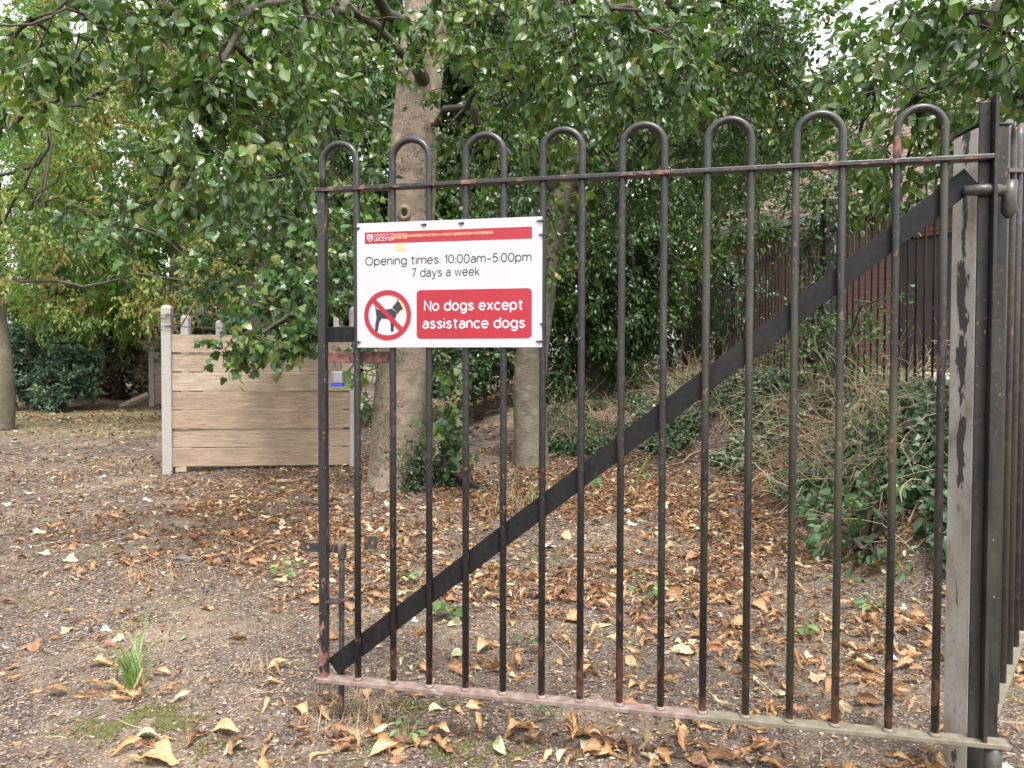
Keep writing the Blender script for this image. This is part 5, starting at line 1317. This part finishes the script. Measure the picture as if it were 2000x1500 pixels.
# ------------------------------------------------------------------ small things on the ground
def tuft(name, label, px, py, n, h, mat, seed, spread=.05, lean=.5, cat='grass tuft', w=.0035):
    rs_ = np.random.default_rng(seed); p0 = on_ground(px, py); mb = MB()
    for _ in range(n):
        a = rs_.uniform(0, 2 * math.pi); l = h * rs_.uniform(.5, 1.1); ln = lean * rs_.uniform(.1, 1.1)
        b = np.array([p0[0] + rs_.normal(0, spread), p0[1] + rs_.normal(0, spread), p0[2] - .005])
        b[2] = float(gground(b[0:1], b[1:2])[0])
        d = np.array([math.cos(a) * ln, math.sin(a) * ln, 1.]); d /= np.linalg.norm(d)
        side = np.array([-math.sin(a), math.cos(a), 0]) * w * rs_.uniform(.6, 1.2)
        V = []; q_ = b.copy()
        for k, f in enumerate((1, 1, .8, .5, .02)):
            V += [q_ - side * f, q_ + side * f]
            q_ = q_ + d * l / 4; d = d + np.array([math.cos(a) * .25, math.sin(a) * .25, -.28 * (ln + .2)]) * (k + 1) * .5; d /= np.linalg.norm(d)
        mb.add(V, np.array([(2 * k, 2 * k + 1, 2 * k + 3, 2 * k + 2) for k in range(4)]), rs_.beta(2, 2))
    return tag(mb.build(name, MAT[mat]), label, cat)
tuft('grass_tuft', 'fresh green grass tuft growing from the worn soil at lower left', 265, 1330, 46, .26, 'grass', 1, .03, .5, w=.0045)
tuft('dry_grass_tuft', 'matted pale dry grass under the left end of the bottom rail', 700, 1400, 260, .13, 'straw', 2, .07, 2.0, w=.0011)
tuft('dry_grass_tuft', 'dry grass patch left of the gate below its bolt ledge', 500, 1310, 90, .1, 'straw', 3, .05, 1.6, w=.0011)
tuft('dry_grass_tuft', 'orange dry tuft on the worn soil half way to the plank wall', 290, 1130, 120, .12, 'straw', 4, .07, 1.3, w=.0015)
tuft('dry_grass_tuft', 'dry grass blades showing near the bottom right of the slender tree', 1000, 1000, 60, .3, 'straw', 5, .12, .8, w=.002)
tuft('grass_tuft', 'thin green blades among straw right of the slender grey tree', 1060, 985, 50, .3, 'grass', 6, .14, .9)

def sprout(label, px, py, n, size, seed, mat='weed', name='weed', tpl=TL_OVATE, h=.06):
    rs_ = np.random.default_rng(seed); p0 = on_ground(px, py); cl_ = Cloud(); mb = MB()
    for _ in range(n):
        a = rs_.uniform(0, 2 * math.pi); l = h * rs_.uniform(.5, 1.2); e = p0 + np.array([math.cos(a) * l * .8, math.sin(a) * l * .8, l])
        cl_.mb.tube([p0, (p0 + e) / 2 + np.array([0, 0, l * .15]), e], .0011, 4, t=.7, cap=False)
        cl_.put(tpl, e[None], np.array([[math.cos(a), math.sin(a), -.1]]), np.array([[0, -.15, 1.]]) + rs_.normal(0, .3, (1, 3)), size * rs_.uniform(.7, 1.1), rs_.uniform(.2, .95))
    return tag(cl_.build(name, MAT[mat]), label, 'weed')
sprout('leafy green weed left of the gate just below the drilled handle', 560, 1130, 9, .05, 1)
sprout('broad leaved seedling behind the lower end of the diagonal brace', 885, 1210, 7, .07, 2, tpl=TL_LOBED, mat='leaf_syc')
sprout('small seedling between the third and fourth bars', 850, 1205, 4, .05, 3)
sprout('drooping pale seedling behind the bars right of the curled orange leaf', 1025, 1270, 6, .06, 4)
sprout('nettle like weed in the leaf drift behind the middle bars', 1262, 1170, 9, .06, 5, h=.1)
sprout('low green weed behind the right part of the gate', 1710, 1195, 6, .07, 6)
sprout('sprig of weed beside the ninth bar under the bottom rail', 1082, 1400, 6, .03, 7)
sprout('tiny weed near the bottom edge left of centre', 800, 1450, 8, .04, 8)
sprout('feathery weed by the thirteenth bar', 1560, 1240, 9, .05, 9, h=.08)
sprout('green seedling at the foot of the slender grey tree', 1150, 960, 8, .09, 10, h=.12)
sprout('tall weed on the edge of the ivy right of the slender grey tree', 1240, 955, 12, .08, 11, h=.25)
sprout('small weed half way between gate and plank wall', 540, 1120, 6, .05, 12)
sprout('little weed in the leaf drift behind the second bar', 800, 1135, 6, .05, 13)

def dead_leaf(label, px, py, size, tpl, tint, ang, seed, lift=.01, name='fallen_leaf'):
    p0 = on_ground(px, py); cl_ = Cloud(); rs_ = np.random.default_rng(seed)
    d = np.array([[math.cos(ang), math.sin(ang), .12]])
    V = tpl[0].copy(); V[:, 0] -= .5
    cl_.put((V,) + tuple(tpl[1:]), (p0 + np.array([0, 0, lift]))[None], d, np.array([[0, -.25, 1.]]) + rs_.normal(0, .25, (1, 3)), np.array([size]), tint)
    o_ = cl_.build(name, MAT['litter'], smooth=True)
    sub = o_.modifiers.new('s', 'SUBSURF'); sub.levels = sub.render_levels = 1
    return tag(o_, label, 'leaf', 'large fallen leaves round the gate')
DL = [('big golden curled leaf behind the foot of the fourth and fifth bars', 955, 1270, .16, 0, .84, .8), ('pale grey green crumpled leaf beside the fourth bar', 897, 1285, .07, 3, .96, .3),
      ('rust brown rolled leaf standing by the third bar foot', 820, 1310, .07, 2, .6, 1.2), ('round yellow leaf lying behind the sixth bar foot', 1000, 1325, .045, 3, .9, .1),
      ('round pale leaf just below the bottom rail near the third bar', 853, 1392, .06, 3, .95, .5), ('small brown oval leaf below the rail beside the round pale one', 925, 1385, .05, 3, .8, .1),
      ('crumpled orange leaf cluster leaf below the rail near the sixth bar', 1020, 1430, .13, 0, .72, .6), ('long tan twisted leaf below the rail near the fifth bar', 935, 1425, .12, 4, .74, 1.9),
      ('narrow brown leaf standing upright below the ninth bar', 1120, 1415, .09, 2, .68, 1.3), ('curved yellow leaf near the bottom edge right of centre', 1160, 1440, .07, 1, .9, -.4),
      ('oak like brown leaf near the bottom edge', 1165, 1470, .08, 3, .6, .2), ('green fallen leaf at the bottom edge right of centre', 1100, 1480, .06, 1, 1.0, 1.2),
      ('long bright green leaf lying below the rail near the fifth bar', 975, 1465, .1, 1, 1.0, -.9), ('orange curled leaf left of the drop bolt foot', 640, 1385, .12, 4, .78, .9),
      ('tan ragged leaf left of the dry grass clump', 590, 1400, .12, 0, .76, -1.1), ('folded golden leaf lower left of the gate', 520, 1385, .09, 2, .82, 1.3),
      ('pair shaped tan leaf on the dark soil lower left', 440, 1432, .11, 1, .78, -.1), ('pale green curled leaf near the bottom edge left of centre', 462, 1468, .08, 1, .97, .8),
      ('cream rolled leaf beside the grass tuft', 350, 1370, .08, 2, .92, .5), ('orange leaf curled behind the green grass tuft', 200, 1305, .12, 0, .76, .2),
      ('long brown leaf lying under the green grass tuft', 255, 1365, .14, 4, .66, .1), ('yellow bent leaf near the bottom left', 285, 1445, .09, 1, .9, .1),
      ('curled orange leaf near the bottom left corner', 245, 1468, .1, 2, .7, .6), ('flat orange leaf cut by the bottom edge at left', 310, 1490, .14, 3, .74, .05),
      ('golden leaf left of the dry grass patch', 545, 1305, .1, 1, .8, .4), ('tan ribbed leaf left of the lower latch corner', 535, 1340, .08, 0, .82, .3),
      ('large orange leaf heap piece behind the eleventh and twelfth bars', 1690, 1310, .15, 0, .8, -.4), ('broad orange curled leaf behind the fourteenth bar', 1670, 1345, .13, 4, .82, .3),
      ('tan leaf between the last two bars near the rail', 1700, 1378, .09, 1, .78, .1), ('pale yellow leaf between the fourteenth and fifteenth bars', 1715, 1240, .05, 3, .92, .1),
      ('yellow green leaf near the hinge post foot', 1745, 1290, .06, 3, .88, .2), ('curled orange leaf behind the ninth bar foot', 1195, 1330, .09, 4, .76, -.8),
      ('forked golden leaf behind the tenth bar foot', 1245, 1345, .09, 0, .8, .5), ('orange leaf behind the eighth bar foot', 1150, 1310, .07, 1, .78, .8),
      ('cream twisted leaf lying below the rail near the left corner', 735, 1435, .09, 2, .93, .2), ('brown folded leaf stack near the bottom edge below the rail', 760, 1470, .13, 0, .78, .4)]
for i_, (lb_, px, py, sz, tp_, ti_, an_) in enumerate(DL): dead_leaf(lb_, px, py, sz, TL_DEAD[tp_], ti_, an_, 50 + i_)
def scrap(name, label, px, py, size, mat, cat, seed):
    p0 = on_ground(px, py); rs_ = np.random.default_rng(seed); bm = bmesh.new(); bmesh.ops.create_icosphere(bm, subdivisions=2, radius=size / 2)
    for v in bm.verts: v.co = Vector((v.co.x * 1.2, v.co.y, v.co.z * .6)) * (1 + rs_.normal(0, .1))
    me = bpy.data.meshes.new(name); bm.to_mesh(me); bm.free(); me.materials.append(MAT[mat]); o_ = bpy.data.objects.new(name, me); COL.objects.link(o_); o_.location = (p0[0], p0[1], p0[2] + size * .2)
    return tag(o_, label, cat)
scrap('clod', 'dark lump of earth beside a pale leaf half way to the plank wall', 357, 1100, .09, 'stone_dark', 'clod', 1)
scrap('crab_apple', 'yellow green fallen fruit on the leaves behind the eleventh bar', 1432, 1168, .035, 'fruit', 'fruit', 2)
scrap('crab_apple', 'yellow green fruit lying in the ivy on the bank', 1612, 968, .04, 'fruit', 'fruit', 3)
scrap('stone', 'pinkish stone on the soil behind the seventh bar', 1120, 1168, .035, 'stone', 'stone', 4)
dl = dead_leaf('torn white scrap on the worn soil above the green grass tuft', 207, 1237, .05, TL_DEAD[3], .95, .3, 90, name='paper_scrap'); dl.data.materials[0] = MAT['paper']; dl['category'] = 'paper'; del dl['group']
dl = dead_leaf('dull red leaf above the green grass tuft', 213, 1265, .055, TL_DEAD[3], .3, .2, 91)
dl.data.materials[0] = plain('red_leaf', G(.4, .09, .08), .6)
def stick(label, pts, r, seed, mat='twig', name='stick'):
    rs_ = np.random.default_rng(seed); P = [on_ground(*q_) + np.array([0, 0, r + .008]) for q_ in pts]
    P = smooth_path(P, 14); P[1:-1] += rs_.normal(0, .006, (12, 3))
    return tag(MB().tube(P, np.linspace(r, r * .55, 14), 7).build(name, MAT[mat], smooth=True), label, 'stick')
stick('dark cut branch lying in front of the plank wall', [(540, 948), (580, 945), (625, 930)], .022, 1)
stick('pale branch on the leaf drift just left of the thick trunk', [(590, 985), (640, 992), (700, 990)], .018, 2, 'straw')
stick('long thin pale stick lying behind the right half of the gate', [(1330, 1195), (1450, 1165), (1595, 1135)], .006, 3, 'straw')
stick('pale straw stalk lying behind the left bars', [(770, 1105), (880, 1103)], .005, 4, 'straw')
stick('thin straw lying right of the diagonal brace', [(993, 1087), (1075, 1103)], .004, 5, 'straw')
stick('short dark stick standing in the leaves by the fourth bar', [(862, 1055), (885, 1085)], .007, 6)
stick('bent pale stem on the dry bank behind the brace', [(1385, 985), (1430, 1065)], .008, 7, 'straw')
for lb_, px, py, sx_, sy_, n_, sd in (('mossy green patch on the soil at lower left', 275, 1410, .10, .05, 2200, 1), ('thin moss patch under the bottom rail near the middle', 935, 1465, .09, .05, 700, 2), ('small moss patch at the bottom left of the gate', 380, 1455, .06, .035, 500, 3),
                                ('faint moss patch on the soil right of the dry clump', 800, 1380, .07, .04, 400, 4)):
    p0 = on_ground(px, py); rs_ = np.random.default_rng(sd); cl = Cloud()
    x_ = p0[0] + rs_.normal(0, sx_, n_); y_ = p0[1] + rs_.normal(0, sy_, n_)
    kk = vnoise(x_, y_, .05, 70 + sd) + .4 * vnoise(x_, y_, .02, 80 + sd) > -.08
    x_, y_ = x_[kk], y_[kk]
    cl.put(TL_PEB[0], np.stack([x_, y_, gground(x_, y_) + .002], -1), rnd_unit(rs_, len(x_)), rnd_unit(rs_, len(x_)) + np.array([0, 0, 1.5]), rs_.uniform(.006, .015, len(x_)), .5)
    tag(cl.build('moss_patch', MAT['moss']), lb_, 'moss', kind='stuff')
